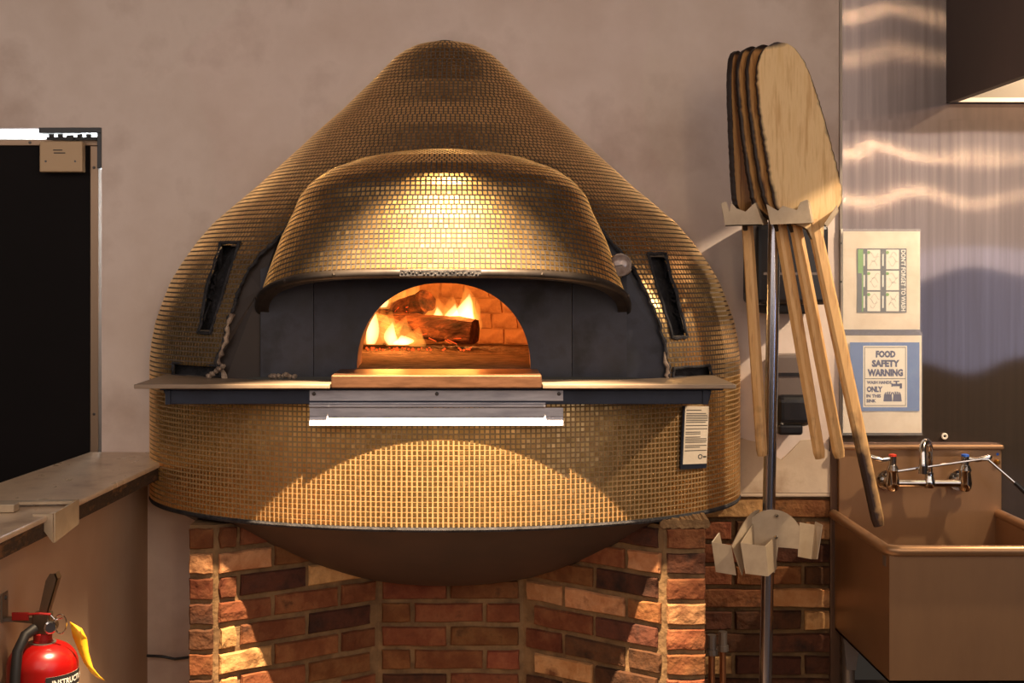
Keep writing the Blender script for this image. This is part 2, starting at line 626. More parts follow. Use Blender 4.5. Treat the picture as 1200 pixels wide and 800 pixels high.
def shell(name, S, us, ts, m, parent, mask=None, smooth=True):
    U, T = np.meshgrid(us, ts, indexing='ij')
    pts = S(T, U)
    nu, nt = U.shape
    idx = np.arange(nu * nt).reshape(nu, nt)
    q = np.stack([idx[:-1, :-1], idx[:-1, 1:], idx[1:, 1:], idx[1:, :-1]], -1).reshape(-1, 4)
    if mask is not None:
        Uc, Tc = (U[:-1, :-1] + U[1:, 1:]) / 2, (T[:-1, :-1] + T[1:, 1:]) / 2
        keep = ~mask(S(Tc, Uc)).reshape(-1)
        q = q[keep]
    return finish(name, pts.reshape(-1, 3), q.tolist(), m, parent, smooth)


def tiles(name, S, u0, u1, pitch, gap, m, parent, t0=0.0, t1=PI, mask=None, proud=0.0012, offset=0.5, nfine=500):
    """mosaic of small square tiles laid in rows over surface S(t, u): real geometry, joined into one mesh"""
    uf = np.linspace(u0, u1, nfine)
    c = S(np.full(nfine, PI / 2), uf)
    s = np.concatenate([[0], np.cumsum(np.linalg.norm(np.diff(c, axis=0), axis=1))])
    nrow = max(1, int(round(s[-1] / pitch)))
    edges = np.interp(np.linspace(0, s[-1], nrow + 1), s, uf)
    gu = gap / (s[-1] / nrow) / 2
    VV, FF = [], []
    base = 0
    tf = np.linspace(t0, t1, 400)
    eps = 1e-3
    for r in range(nrow):
        ua, ub = edges[r], edges[r + 1]
        um = (ua + ub) / 2
        line = S(tf, np.full(400, um))
        ls = np.concatenate([[0], np.cumsum(np.linalg.norm(np.diff(line, axis=0), axis=1))])
        n = int(ls[-1] / pitch)
        if n < 1:
            continue
        slack = (ls[-1] - n * pitch) / 2 + (pitch / 2 if (r % 2 and offset) else 0)
        a = slack + np.arange(n) * pitch
        a = a[a + pitch <= ls[-1] + 1e-6]
        ta = np.interp(a + gap / 2, ls, tf)
        tb = np.interp(a + pitch - gap / 2, ls, tf)
        du = ub - ua
        uA, uB = ua + du * gu, ub - du * gu
        cs = []
        for (tt, uu) in ((ta, uA), (tb, uA), (tb, uB), (ta, uB)):
            cs.append(S(tt, np.full(tt.shape, uu)))
        cs = np.stack(cs, 1)                       # n,4,3
        cen = cs.mean(1)
        nr = np.cross(cs[:, 1] - cs[:, 0], cs[:, 3] - cs[:, 0])
        ln = np.linalg.norm(nr, axis=1, keepdims=True)
        ok = ln[:, 0] > 1e-9
        nr = nr / np.maximum(ln, 1e-9)
        flip = (nr[:, 1] > 0)
        nr[flip] *= -1
        if mask is not None:
            ok &= ~mask(cen)
        cs, cen, nr = cs[ok], cen[ok], nr[ok]
        k = len(cs)
        if k == 0:
            continue
        # every tile sits a little out of true, so each catches the light its own way
        ang = RNG.normal(0, 0.013, (k, 2))
        h = np.zeros((k, 4))
        sx = np.array([-1, 1, 1, -1]) * pitch / 2
        sz = np.array([-1, -1, 1, 1]) * pitch / 2
        h += ang[:, :1] * sx + ang[:, 1:] * sz
        topo = cs + nr[:, None, :] * (proud + h[..., None])
        # bevelled tile: slightly smaller face than its foot
        top = cen[:, None, :] + (topo - cen[:, None, :] - nr[:, None, :] * proud) * 0.90 + nr[:, None, :] * proud
        bot = cs - nr[:, None, :] * 0.0008
        allv = np.concatenate([bot, top], 1).reshape(-1, 3)
        VV.append(allv)
        o = base + np.arange(k)[:, None] * 8
        fl = []
        for quad in ((4, 5, 6, 7), (0, 1, 5, 4), (1, 2, 6, 5), (2, 3, 7, 6), (3, 0, 4, 7)):
            fl.append(o + np.array(quad))
        FF.append(np.stack(fl, 1).reshape(-1, 4))
        base += k * 8
    V = np.concatenate(VV)
    Fq = np.concatenate(FF)
    o = finish(name, V, Fq.tolist(), m, parent)
    o['kind'] = 'stuff'
    return o


# ------------------------------------------------------------------ the room
def plaster_wall():
    xs = np.unique(np.round(np.concatenate([np.arange(-2.4, 1.81, 0.02), [-1.046, 0.60, 1.05]]), 4))
    zs = np.unique(np.round(np.concatenate([np.arange(0, 3.3, 0.02), [1.908, 0.876]]), 4))
    X, Z = np.meshgrid(xs, zs, indexing='ij')
    zz = np.linspace(0.8, ZTOP, 240)
    line = np.concatenate([np.stack([CXO + w_of(zz), zz], 1), np.stack([CXO - w_of(zz), zz], 1)])
    pts = np.stack([X.ravel(), Z.ravel()], 1)
    dist = np.full(len(pts), 9.0)
    for i in range(0, len(line), 4):
        dist = np.minimum(dist, np.hypot(pts[:, 0] - line[i, 0], pts[:, 1] - line[i, 1]))
    cove = -0.030 * np.exp(-dist / 0.05) * np.clip((pts[:, 1] - 1.25) / 0.25, 0, 1)
    lump = 0.004 * np.sin(pts[:, 0] * 5 + 1) * np.sin(pts[:, 1] * 4 + 2) + 0.003 * np.sin(pts[:, 0] * 11 + pts[:, 1] * 7)
    edge = np.clip((pts[:, 0] + 1.046) / 0.3, 0, 1) * np.clip((1.0 - pts[:, 0]) / 0.2, 0, 1)
    Y = cove + lump * edge
    idx = np.arange(len(pts)).reshape(X.shape)
    q = np.stack([idx[:-1, :-1], idx[1:, :-1], idx[1:, 1:], idx[:-1, 1:]], -1)
    xc, zc = (X[:-1, :-1] + X[1:, 1:]) / 2, (Z[:-1, :-1] + Z[1:, 1:]) / 2
    hole = (xc < -1.046) & (zc < 1.908)
    hole |= (zc > 0.86) & (zc < 2.1) & (np.abs(xc - CXO) < w_of(zc) * 0.92 - 0.02)
    hole |= (xc > 0.60) & (zc < 0.876)
    q = q[~hole].reshape(-1, 4)
    V = np.stack([pts[:, 0], Y, pts[:, 1]], 1)
    o = finish('wall_back', V, q.tolist(), M['plaster'], None, True)
    so = o.modifiers.new('thickness', 'SOLIDIFY')
    so.thickness = 0.04
    so.offset = -1
    es = o.modifiers.new('edges', 'EDGE_SPLIT')
    es.split_angle = math.radians(50)
    return struct(o)


wall_back = plaster_wall()
struct(MB().box((-4.0, -9.2, -0.06), (7.0, 1.2, 0.0)).build('floor', M['floor']))
struct(MB().box((-4.0, -9.3, 0.0), (7.0, -9.2, 3.3)).build('wall_front', M['ceiling']))
struct(MB().box((-4.0, -9.2, 3.3), (7.0, 1.2, 3.36)).build('ceiling', M['ceiling']))

# doorway on the left: dark door, frame, closer box, and the daylit outside beyond
door = MB().box((-2.3, 0.045, 0.02), (-1.0895, 0.075, 1.862)).build('door_1', M['door'])
struct(door)
fr = MB()
fr.box((-2.3, 0.038, 1.862), (-1.066, 0.08, 1.880))
fr.box((-1.0895, 0.038, 0.02), (-1.066, 0.08, 1.862))
fr.build('door_frame', M['door_frame'], door, bevel=0.002, label='thin aluminium edge frame of the door')
for sx, sz in ((-1.078, 1.80), (-1.078, 1.1), (-1.26, 1.871)):
    MB().lathe([(0.004, 0), (0.004, 0.002), (0.002, 0.003)], (sx, 0.038, sz), 10, (0, -1, 0)).build('screw', M['screw'], door)
ext = MB().box((-2.4, 0.62, 0.0), (-0.9, 0.66, 2.4)).build('wall_outside', M['white'])
struct(ext)
light('outdoor_daylight', 'POINT', (-1.16, 0.34, 1.75), (0, 0, 0), 40, (0.80, 0.90, 1.0), 0.1)
mag = thing('door_lock', 'tan metal lock box screwed to the top corner of the dark door', 'lock', (-1.16, 0.0, 1.83))
MB().box((-1.223, 0.005, 1.785), (-1.102, 0.038, 1.872)).build('lock_box', M['tan_box'], mag, bevel=0.003)
lb = MB()
for i, (a, b) in enumerate(((-1.186, -1.158), (-1.184, -1.150))):
    lb.box((a + 0.002, 0.0035, 1.845 - i * 0.008), (b, 0.0045, 1.848 - i * 0.008))
lb.build('plate_marking', M['ink'], mag)
for sx in (-1.205, -1.122):
    MB().lathe([(0.003, 0), (0.003, 0.0015)], (sx, 0.005, 1.815), 8, (0, -1, 0)).build('screw', M['screw'], mag)
br = thing('door_bracket', 'black L shaped bracket at the top right corner of the doorway', 'bracket', (-1.06, 0.0, 1.9))
MB().box((-1.222, -0.004, 1.894), (-1.046, 0.03, 1.909)).build('top_arm', M['black'], br, bevel=0.001)
MB().box((-1.058, -0.004, 1.794), (-1.046, 0.03, 1.894)).build('side_arm', M['black'], br, bevel=0.001)
pl = MB()
pl.box((-1.205, 0.012, 1.876), (-1.062, 0.02, 1.884))
pl.box((-1.146, 0.004, 1.874), (-1.128, 0.012, 1.889))
for q in (-1.19, -1.165, -1.11, -1.085):
    pl.box((q - 0.007, 0.006, 1.884), (q + 0.007, 0.012, 1.892))
pl.build('mounting_plate', M['rubber'], br)

# half wall with counter on the left, running towards the viewer
HWD = Vector((-0.0275, -1, 0)).normalized()


def along(x0, s):
    return Vector((x0, 0, 0)) + HWD * s


a, b = along(-0.917, 0.0), along(-0.917, 2.2)
w4 = [a, b, b + Vector((-0.14, 0, 0)), a + Vector((-0.14, 0, 0))]
hw = MB().prism(w4, (0, 0, 0.953)).build('wall_left', M['halfwall'])
struct(hw)
ct = thing('counter', 'worn tan counter top with dark raw edge on the half wall left of the oven', 'counter', (-0.95, -0.6, 0.953))
dirL = (Vector((-0.898, -1.24, 0)) - Vector((-0.828, -0.21, 0))).normalized()
dirB = (Vector((-1.138, -0.56, 0)) - Vector((-1.080, 0.0, 0))).normalized()
fr0 = Vector((-0.828, -0.215, 0))
c4 = [Vector((-0.850, -0.003, 0)), Vector((-0.850, -0.12, 0)), fr0, fr0 + dirL * 1.9, Vector((-1.080, 0, 0)) + dirB * 2.1, Vector((-1.080, -0.003, 0))]
MB().prism([q + Vector((0, 0, 0.986)) for q in c4], (0, 0, 0.012)).build('top_sheet', M['counter'], ct, bevel=0.004)
sl = [q.copy() for q in c4]
for i in (1, 2, 3):
    sl[i] += Vector((-0.006, 0, 0))
MB().prism([q + Vector((0, 0, 0.9535)) for q in sl], (0, 0, 0.0325)).build('edge_core', M['counter_edge'], ct)

# clip bracket on the counter edge
def cpt(s, inset, z):
    q = fr0 + dirL * s
    return Vector((q.x - inset, q.y, z))


cb = thing('counter_clip', 'small bent cream metal clip hooked over the counter edge', 'bracket', cpt(0.72, 0, 0.998))
q = MB()
q.sheet([cpt(0.66, -0.012, 1.010), cpt(0.80, -0.012, 1.004), cpt(0.80, -0.012, 0.942), cpt(0.66, -0.012, 0.955)], off=(0.004, 0, 0))
q.build('front_plate', M['cream'], cb, bevel=0.001)
q = MB()
q.sheet([cpt(0.80, -0.012, 1.002), cpt(0.80, -0.012, 0.942), cpt(0.80, 0.03, 0.999), cpt(0.80, 0.03, 1.002)], off=(0, -0.003, 0))
q.build('side_flap', M['cream'], cb)
q = MB()
q.sheet([cpt(0.665, -0.012, 1.004), cpt(0.69, -0.012, 1.004), cpt(0.71, 0.16, 1.004), cpt(0.685, 0.16, 1.004)], off=(0, 0, 0.006))
q.build('arm', M['cream'], cb)
q = MB()
q.box((cpt(0.72, 0.16, 0).x - 0.028, cpt(0.72, 0, 0).y - 0.05, 0.999), (cpt(0.72, 0.16, 0).x + 0.075, cpt(0.72, 0, 0).y - 0.015, 1.016))
q.box((cpt(0.72, 0.16, 0).x - 0.030, cpt(0.72, 0, 0).y - 0.055, 0.998), (cpt(0.72, 0.16, 0).x - 0.026, cpt(0.72, 0, 0).y - 0.01, 1.021))
q.build('hook_end', M['cream'], cb, bevel=0.002)


# ------------------------------------------------------------------ bricks
BRICK_CACHE = {}
BRH, BRP, BRD = 0.0525, 0.0632, 0.05


def brick_mesh(length, kind, variant):
    key = (round(length, 3), kind, variant)
    if key in BRICK_CACHE:
        return BRICK_CACHE[key]
    rr = random.Random(hash(key) & 0xffff)
    L2, H2 = length / 2, BRH / 2
    j = lambda s: rr.uniform(-s, s)
    nx = 4
    V, Fs = [], []
    # front face as a 4 x 2 net set proud and uneven inside a chamfered edge; x along, y depth (front is -y), z up
    for zi, zf in enumerate((-1, 0.05, 1)):
        for xi in range(nx):
            xf = -1 + 2 * xi / (nx - 1)
            V.append((xf * (L2 - 0.004) + j(0.002), -0.0035 + j(0.0022) - (0.0012 if 0 < xi < nx - 1 and zi == 1 else 0), zf * (H2 - 0.004) + j(0.0018)))
    for zi in range(2):
        for xi in range(nx - 1):
            a0 = zi * nx + xi
            Fs.append((a0, a0 + 1, a0 + 1 + nx, a0 + nx))
    ring = list(range(nx)) + [nx + nx - 1] + list(range(3 * nx - 1, 2 * nx - 1, -1)) + [nx]
    nr = len(ring)
    n0 = len(V)
    for r in ring:
        x, y, z = V[r]
        V.append((math.copysign(min(L2, abs(x) + 0.0035), x) if abs(x) > L2 * 0.8 else x, 0.002, max(-H2, min(H2, z * (1 + 0.0035 / H2)))))
    n1 = len(V)
    for k in range(nr):
        x, y, z = V[n0 + k]
        V.append((x, BRD, z))
    for k in range(nr):
        k2 = (k + 1) % nr
        Fs.append((ring[k2], ring[k], n0 + k, n0 + k2))
        Fs.append((n0 + k2, n0 + k, n1 + k, n1 + k2))
    me = bpy.data.meshes.new('brick')
    me.from_pydata(V, [], Fs)
    me.materials.append(M[kind])
    BRICK_CACHE[key] = me
    return me


def brick_face(parent, p0, p1, z0, nrows, out, blen=0.185, phase=0.0, zmax=None, pale=0.15, dark=0.2, seed=1, single=False, topcut=None):
    """running bond of separate bricks on the vertical face from p0 to p1; out is the outward direction"""
    rr = random.Random(seed)
    p0, p1 = Vector(p0), Vector(p1)
    Lf = (p1 - p0).length
    t = (p1 - p0).normalized()
    ang = math.atan2(t.y, t.x)
    joint = 0.010
    for r in range(nrows):
        z = z0 + r * BRP + BRH / 2
        if single:
            spans = [(0.0, Lf)]
        else:
            s = -((r % 2) * 0.5 + phase) * (blen + joint)
            spans = []
            while s < Lf:
                a0, b0 = max(0, s), min(Lf, s + blen)
                if b0 - a0 > 0.025:
                    spans.append((round(a0, 3), round(b0, 3)))
                s += blen + joint
        for (a0, b0) in spans:
            mid = p0 + t * ((a0 + b0) / 2)
            if topcut and z - BRH / 2 > max(topcut(mid), topcut(p0 + t * a0), topcut(p0 + t * b0)):
                continue
            u = rr.random()
            kind = 'brick_pale' if u < pale else ('brick_dark' if u > 1 - dark else 'brick')
            me = brick_mesh(b0 - a0, kind, rr.randrange(3))
            c = mid + Vector((0, 0, z)) + Vector(out) * (0.004 + rr.uniform(0, 0.004))
            o = link_mesh('brick', me, c, parent)
            o.rotation_euler = (rr.uniform(-.012, .012), rr.uniform(-.008, .008), ang + rr.uniform(-.008, .008))


def bowl_z(X, Y):
    r2 = ((X - CXO) / 0.82) ** 2 + (Y / 0.565) ** 2
    return 0.885 - 0.25 * max(0.0, 1 - r2) ** 1.1


ped = thing('brick_pedestal', 'brick pedestal with a recessed bay carrying the gold tiled oven', 'pedestal', (CXO, -0.2, 0))
plan = [(-0.712, 0.0), (-0.712, -0.412), (-0.647, -0.412), (-0.258, -0.142), (0.135, -0.142), (0.478, -0.412), (0.580, -0.412), (0.580, 0.0)]
core = MB()
for sect, top in (([plan[0], plan[1], plan[2], (-0.258, 0.0)], 0.862), ([(-0.258, 0.0), plan[2], plan[3], (0.0, 0.0)], None)):
    pass


def core_prism(poly, z1):
    MBc = MB().prism([Vector((x, y, 0.0)) for x, y in poly], (0, 0, z1))
    core.add(MBc.v, MBc.f)


core_prism([(-0.712, -0.012), (-0.712, -0.412), (-0.649, -0.412), (-0.612, -0.386), (-0.612, -0.012)], 0.868)
core_prism([(-0.612, -0.012), (-0.612, -0.386), (-0.44, -0.268), (-0.44, -0.012)], 0.868)
core_prism([(-0.44, -0.012), (-0.44, -0.268), (-0.258, -0.142), (-0.258, -0.012)], 0.868)
core_prism([(-0.258, -0.012), (-0.258, -0.142), (0.135, -0.142), (0.135, -0.012)], 0.868)
core_prism([(0.135, -0.012), (0.135, -0.142), (0.30, -0.272), (0.30, -0.012)], 0.868)
core_prism([(0.30, -0.012), (0.30, -0.272), (0.446, -0.387), (0.446, -0.012)], 0.868)
core_prism([(0.446, -0.012), (0.446, -0.387), (0.478, -0.412), (0.580, -0.412), (0.580, -0.012)], 0.868)
core.build('mortar_core', M['mortar'], ped, label='tan mortar of the pedestal')
ZR0 = 0.868 - 0.0035 - 14 * BRP + 0.007
tc_ = lambda p: bowl_z(p.x, p.y) - 0.004
brick_face(ped, (-0.714, -0.412, 0), (-0.653, -0.412, 0), ZR0, 14, (0, -1, 0), single=True, pale=0.5, dark=0.1, seed=3)
nl = Vector((0.27, -0.389, 0)).normalized()
nl = Vector((-(-0.412 + 0.142), 0, 0))
tl = (Vector((-0.258, -0.142, 0)) - Vector((-0.647, -0.412, 0))).normalized()
outl = Vector((tl.y, -tl.x, 0))
brick_face(ped, Vector((-0.647, -0.412, 0)) + tl * 0.006, Vector((-0.258, -0.142, 0)) - tl * 0.012, ZR0, 14, outl, phase=0.2, pale=0.28, dark=0.25, seed=8, topcut=tc_)
brick_face(ped, (-0.248, -0.142, 0), (0.125, -0.142, 0), ZR0, 14, (0, -1, 0), phase=0.05, pale=0.03, dark=0.15, seed=12, topcut=tc_)
tr = (Vector((0.478, -0.412, 0)) - Vector((0.135, -0.142, 0))).normalized()
outr = Vector((tr.y, -tr.x, 0))
brick_face(ped, Vector((0.135, -0.142, 0)) + tr * 0.012, Vector((0.478, -0.412, 0)) - tr * 0.006, ZR0, 14, outr, phase=0.35, pale=0.2, dark=0.2, seed=21, topcut=tc_)
brick_face(ped, (0.484, -0.412, 0), (0.582, -0.412, 0), ZR0, 14, (0, -1, 0), single=True, pale=0.25, dark=0.1, seed=5)
brick_face(ped, (0.576, -0.352, 0), (0.576, -0.02, 0), ZR0, 14, (1, 0, 0), phase=0.3, pale=0.15, dark=0.2, seed=41)
brick_face(ped, (-0.708, -0.02, 0), (-0.708, -0.352, 0), ZR0, 14, (-1, 0, 0), phase=0.3, pale=0.15, dark=0.2, seed=42)
# mortar cap on the right pier
cp = MB()
for i in range(10):
    x = 0.478 + 0.0115 * i
    cp.tube([(x, -0.42, 0.872), (x + 0.004, -0.30, 0.876)], [random.uniform(0.010, 0.016), 0.012], 7)
cp.build('mortar_cap', M['mortar'], ped)

# exposed brick wall right of the pedestal
v, f = [], []
rr = random.Random(2)
for i in range(17):
    x = 0.735 + (1.03 - 0.735) * i / 16
    v += [Vector((x, -0.0105, 0.884)), Vector((x, -0.0105, 1.0 + 0.02 * rr.random() + 0.03 * math.sin(i * 0.7)))]
for i in range(16):
    f.append((2 * i, 2 * i + 2, 2 * i + 3, 2 * i + 1))
o = finish('trim_3', v, f, M['plaster_dirty'])
sd_ = o.modifiers.new('thickness', 'SOLIDIFY')
sd_.thickness = 0.006
sd_.offset = -1
struct(o)
lw = MB().box((0.60, 0.012, 0.0), (1.06, 0.05, 0.876)).build('wall_right', M['mortar'])
struct(lw)
brick_face(lw, (0.60, 0.006, 0), (1.01, 0.006, 0), 0.868 - 14 * BRP + 0.008, 14, (0, -1, 0), phase=0.3, pale=0.1, dark=0.3, seed=31)
tp = MB()
tp.box((0.66, -0.010, 0.872), (1.01, 0.02, 0.884))
struct(tp.build('trim_1', M['plaster_dirty'], bevel=0.004))
struct(MB().box((1.0, -0.016, 0.0), (1.026, 0.0, 1.04)).build('trim_2', M['stud']))

# ------------------------------------------------------------------ the oven
oven = thing('pizza_oven', 'large dome wood fired pizza oven covered in small gold tiles', 'oven', (CXO, -0.2, 0.65))
ZSPLIT = 1.225
drum = shell('drum', S_body, np.linspace(ZBOT, ZSPLIT, 44), np.linspace(-0.0, PI, 300), M['grout'], oven, cut_mask)
tiles('tile', S_body, ZBOT, ZSPLIT, 0.0125, 0.0034, M['gold'], drum, 0.001, PI - 0.001, cut_mask, offset=0.0)
dome_ = shell('dome', S_body, np.linspace(ZSPLIT, ZTOP, 135), np.linspace(-0.0, PI, 300), M['grout_dome'], oven, cut_mask)
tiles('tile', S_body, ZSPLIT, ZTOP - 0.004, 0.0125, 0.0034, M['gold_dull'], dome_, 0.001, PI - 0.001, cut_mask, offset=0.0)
hood = shell('hood', S_hood, np.linspace(0, 1, 60), np.linspace(0, PI, 120), M['grout_dark'], oven)
tiles('tile', S_hood, 0.015, 0.995, 0.0122, 0.0032, M['gold'], hood, 0.001, PI - 0.001, None, offset=0.5)
inner = lambda t, u: S_hood(t, u * 0.98 + 0.0, 0.955)
shell('hood_lining', inner, np.linspace(0, 0.9, 20), np.linspace(0, PI, 60), M['iron_brown'], oven)
ts = np.linspace(-0.02, PI + 0.02, 90)
rim = S_hood(np.clip(ts, 0, PI), np.zeros(90))
rim[:, 2] -= 0.006
rm = MB()
rm.tube([Vector(q) for q in rim], 0.0115, 10)
rim2 = S_hood(np.clip(ts, 0, PI), np.zeros(90), 0.95)
rv, rf = [], []
for i in range(90):
    a0, b0 = Vector(rim[i]), Vector(rim2[i])
    rv += [a0 + Vector((0, 0, -0.012)), b0 + Vector((0, 0, -0.018)), b0 + Vector((0, 0, 0.012)), a0 + Vector((0, 0, 0.006))]
for i in range(89):
    for k in range(4):
        k2 = (k + 1) % 4
        rf.append((i * 4 + k, i * 4 + k2, i * 4 + 4 + k2, i * 4 + 4 + k))
rm.add(rv, rf)
rimo = rm.build('hood_rim', M['trim'], oven, smooth=True, label='dark rolled metal rim of the hood')
for k in (8, 20, 30, 60, 70, 82):
    n = Vector((rim[k][0] - CXO, rim[k][1] - YH, 0)).normalized()
    MB().lathe([(0.005, 0), (0.005, 0.002), (0.003, 0.004)], Vector(rim[k]) + n * 0.0105, 8, n).build('rivet', M['trim'], rimo)
npm = MB()
for k in range(39, 51):
    pass
ka, kb = 39, 51
pv = []
for k in range(ka, kb):
    q0 = Vector(rim[k])
    n = Vector((q0.x - CXO, q0.y - YH, 0)).normalized()
    pv.append((q0 + n * 0.0125, n))
v, f = [], []
for q0, n in pv:
    v += [q0 + Vector((0, 0, -0.0065)), q0 + Vector((0, 0, 0.0075)), q0 - n * 0.004 + Vector((0, 0, 0.0075)), q0 - n * 0.004 + Vector((0, 0, -0.0065))]
for i in range(len(pv) - 1):
    for k in range(4):
        k2 = (k + 1) % 4
        f.append((i * 4 + k, i * 4 + k2, i * 4 + 4 + k2, i * 4 + 4 + k))
npl = finish('name_plate', v, f, M['char'], rimo, label='small dark embossed plate on the rim')
em = MB()
rr = random.Random(4)
for i in range(len(pv) - 1):
    for s in (0.2, 0.7):
        q0 = pv[i][0].lerp(pv[i + 1][0], s)
        n = pv[i][1]
        hgt = rr.uniform(0.004, 0.008)
        em.lathe([(0.0032, 0), (0.0026, 0.0014), (0.001, 0.002)], q0 + Vector((0, 0, rr.uniform(-0.003, 0.004))), 6, n)
o = em.build('embossing', M['screw'], rimo)

# slots cut in the shell
for i, sl_ in enumerate(SLOTS + LOWSLOTS):
    pts = [body_hit(*q) for q in sl_]
    dep = 0.05 if i < 2 else 0.03
    cen = sum(pts, Vector()) / len(pts)
    m = MB()
    front = [cen + (q - cen) * 1.06 for q in pts]
    n = len(pts)
    sub = []
    for k in range(n):
        a0, b0 = front[k], front[(k + 1) % n]
        for s in range(5):
            sub.append(a0.lerp(b0, s / 5) + Vector((random.uniform(-.002, .002), -0.002 + random.uniform(-.002, .002), random.uniform(-.002, .002))))
    nn = len(sub)
    vs_ = sub + [cen + (q - cen) * 0.97 + Vector((0, dep, 0)) for q in sub]
    fs_ = [(k, (k + 1) % nn, nn + (k + 1) % nn, nn + k) for k in range(nn)] + [tuple(range(nn, 2 * nn))]
    m.add(vs_, fs_)
    m.tube(sub + [sub[0]], 0.0048 if i < 2 else 0.004, 6)
    if i < 2:
        for s in range(14):
            u = random.random()
            q0 = pts[1].lerp(pts[3], u) if i else pts[0].lerp(pts[4], u)
            q1 = q0 + (cen - q0) * random.uniform(0.1, 0.5)
            m.tube([q0 + Vector((0, .01, 0)), q1 + Vector((0, .03, random.uniform(-.02, .02)))], [random.uniform(.003, .006), .002], 5)
    m.build('vent_slot', M['char'], oven, label='dark torn slot in the gold tiles')

# the front: reveal along the cut edge, side panels, inner panels, arched mouth
for side, pts_ in (('l', OPEN_L), ('r', OPEN_R)):
    path = []
    for k in range(len(pts_) - 1):
        for s in range(5):
            x = pts_[k][0] + (pts_[k + 1][0] - pts_[k][0]) * s / 5
            y = pts_[k][1] + (pts_[k + 1][1] - pts_[k][1]) * s / 5
            path.append(body_hit(x, y))
    path.append(body_hit(*pts_[-1]))
    v, f = [], []
    for q in path:
        v += [q + Vector((0, -0.003, 0)), q + Vector((0.0, 0.055, 0))]
    for k in range(len(path) - 1):
        f.append((2 * k, 2 * k + 1, 2 * k + 3, 2 * k + 2))
    m = MB().add(v, f)
    jit = [q + Vector((random.uniform(-.003, .003), random.uniform(-.004, .002), 0)) for q in path]
    m.tube(jit, [random.uniform(0.003, 0.0065) for _ in jit], 6)
    m.build('opening_edge', M['char'], oven)
    # chipped pale mortar low down on the edge
    low = [q for q in path if q.z < (1.40 if side == 'l' else 1.31)]
    if side == 'l':
        low = low[::-1]
    inn = 1 if side == 'l' else -1
    m = MB()
    lw_ = [q + Vector((inn * random.uniform(.002, .008), -0.004, 0)) for q in low]
    m.tube(lw_, [random.uniform(0.002, 0.007) * (1.2 if side == 'l' else 0.8) for _ in lw_], 6)
    m.build('mortar_edge', M['mortar_pale'], oven, label='pale chipped mortar edge')


def xp(px, y):
    return (px - CX) * (D0 + y) / F


YF = -0.395
ZH = 1.2587
sideL = [body_hit(*q) for q in OPEN_L]
sideR = [body_hit(*q) for q in OPEN_R]
zt = 1.56


def panel(name, pts, th=0.012, m=None, lab=None):
    return MB().sheet(pts, off=(0, th, 0)).build(name, m or M['iron'], oven, label=lab)


pl_ = [Vector((q.x + 0.002, min(q.y + 0.012, YF + 0.01), q.z)) for q in sideL]
top_in = [Vector((xp(392, YF) + 0.0, YF, 1.60)), Vector((CXO - AH + 0.004, YF - 0.006, zt - 0.1)), Vector((CXO - AH + 0.004, YF - 0.006, ZH - 0.02))]
panel('side_panel', pl_ + top_in, m=M['iron_brown'], lab='dark brown steel side panel')
pr_ = [Vector((q.x - 0.002, min(q.y + 0.012, YF + 0.01), q.z)) for q in sideR]
top_in = [Vector((CXO + AH + 0.003, YF - 0.006, ZH - 0.02)), Vector((CXO + AH + 0.003, YF - 0.006, zt - 0.1)), Vector((xp(650, YF), YF, 1.60))]
panel('side_panel', pr_ + top_in, m=M['iron'], lab='dark blue grey steel side panel')
xa, xb = xp(368, YF), xp(670, YF)
panel('inner_panel', [(CXO - AH + 0.006, YF - 0.016, ZH - 0.02), (xa - 0.0015, YF, ZH - 0.02), (xa - 0.0015, YF, zt), (CXO - AH + 0.006, YF - 0.016, zt - 0.05)])
panel('inner_panel', [(xb + 0.0015, YF, ZH - 0.02), (CXO + AH + 0.002, YF - 0.016, ZH - 0.02), (CXO + AH + 0.002, YF - 0.016, zt - 0.05), (xb + 0.0015, YF, zt)])
MXC, MXA, MZA = xp(520, YF), 0.2195, 0.2165
NA = 48
arch = []
for k in range(NA + 1):
    w = PI * k / NA
    cxx, szz = math.cos(w), math.sin(w)
    arch.append(Vector((MXC - MXA * math.copysign(abs(cxx) ** 0.92, cxx), YF, ZH + MZA * abs(szz) ** 0.92)))
v, f = [], []
for q in arch:
    v += [q, Vector((q.x, YF, zt)), q + Vector((0, 0.018, 0))]
for k in range(NA):
    a0 = 3 * k
    f.append((a0, a0 + 3, a0 + 4, a0 + 1))
    f.append((a0, a0 + 2, a0 + 5, a0 + 3))
m = MB().add(v, f)
m.box((xa, YF, ZH - 0.02), (MXC - MXA, YF + 0.012, zt))
m.box((MXC + MXA, YF, ZH - 0.02), (xb, YF + 0.012, zt))
m.build('mouth_panel', M['iron'], oven, label='dark steel front panel with arched mouth')
# throat and vaulted chamber of firebrick
YT = -0.16
v, f = [], []
for q in arch:
    v += [q + Vector((0, 0.018, 0)), Vector((MXC + (q.x - MXC) * 1.03, YT, ZH + (q.z - ZH) * 1.03))]
for k in range(NA):
    f.append((2 * k, 2 * k + 1, 2 * k + 3, 2 * k + 2))
finish('throat', v, f, M['firebrick'], oven, True)
YC, RC, HC = 0.26, 0.56, 0.42
ch = MB()
v, f = [], []
nt_, nz_ = 72, 20
for j in range(nz_ + 1):
    e = (PI / 2) * j / nz_
    for k in range(nt_):
        w = 2 * PI * k / nt_
        y = YC + RC * math.cos(e) * math.sin(w)
        v.append(Vector((MXC + RC * math.cos(e) * math.cos(w), max(y, YT), ZH + HC * math.sin(e))))
for j in range(nz_):
    for k in range(nt_):
        k2 = (k + 1) % nt_
        q = (j * nt_ + k, j * nt_ + k2, (j + 1) * nt_ + k2, (j + 1) * nt_ + k)
        if all(v[i].y <= YT + 1e-6 for i in q):
            continue
        f.append(q)
finish('chamber_vault', v, f, M['firebrick'], oven, True)
v = [Vector((q.x, YT, q.z)) for q in arch]
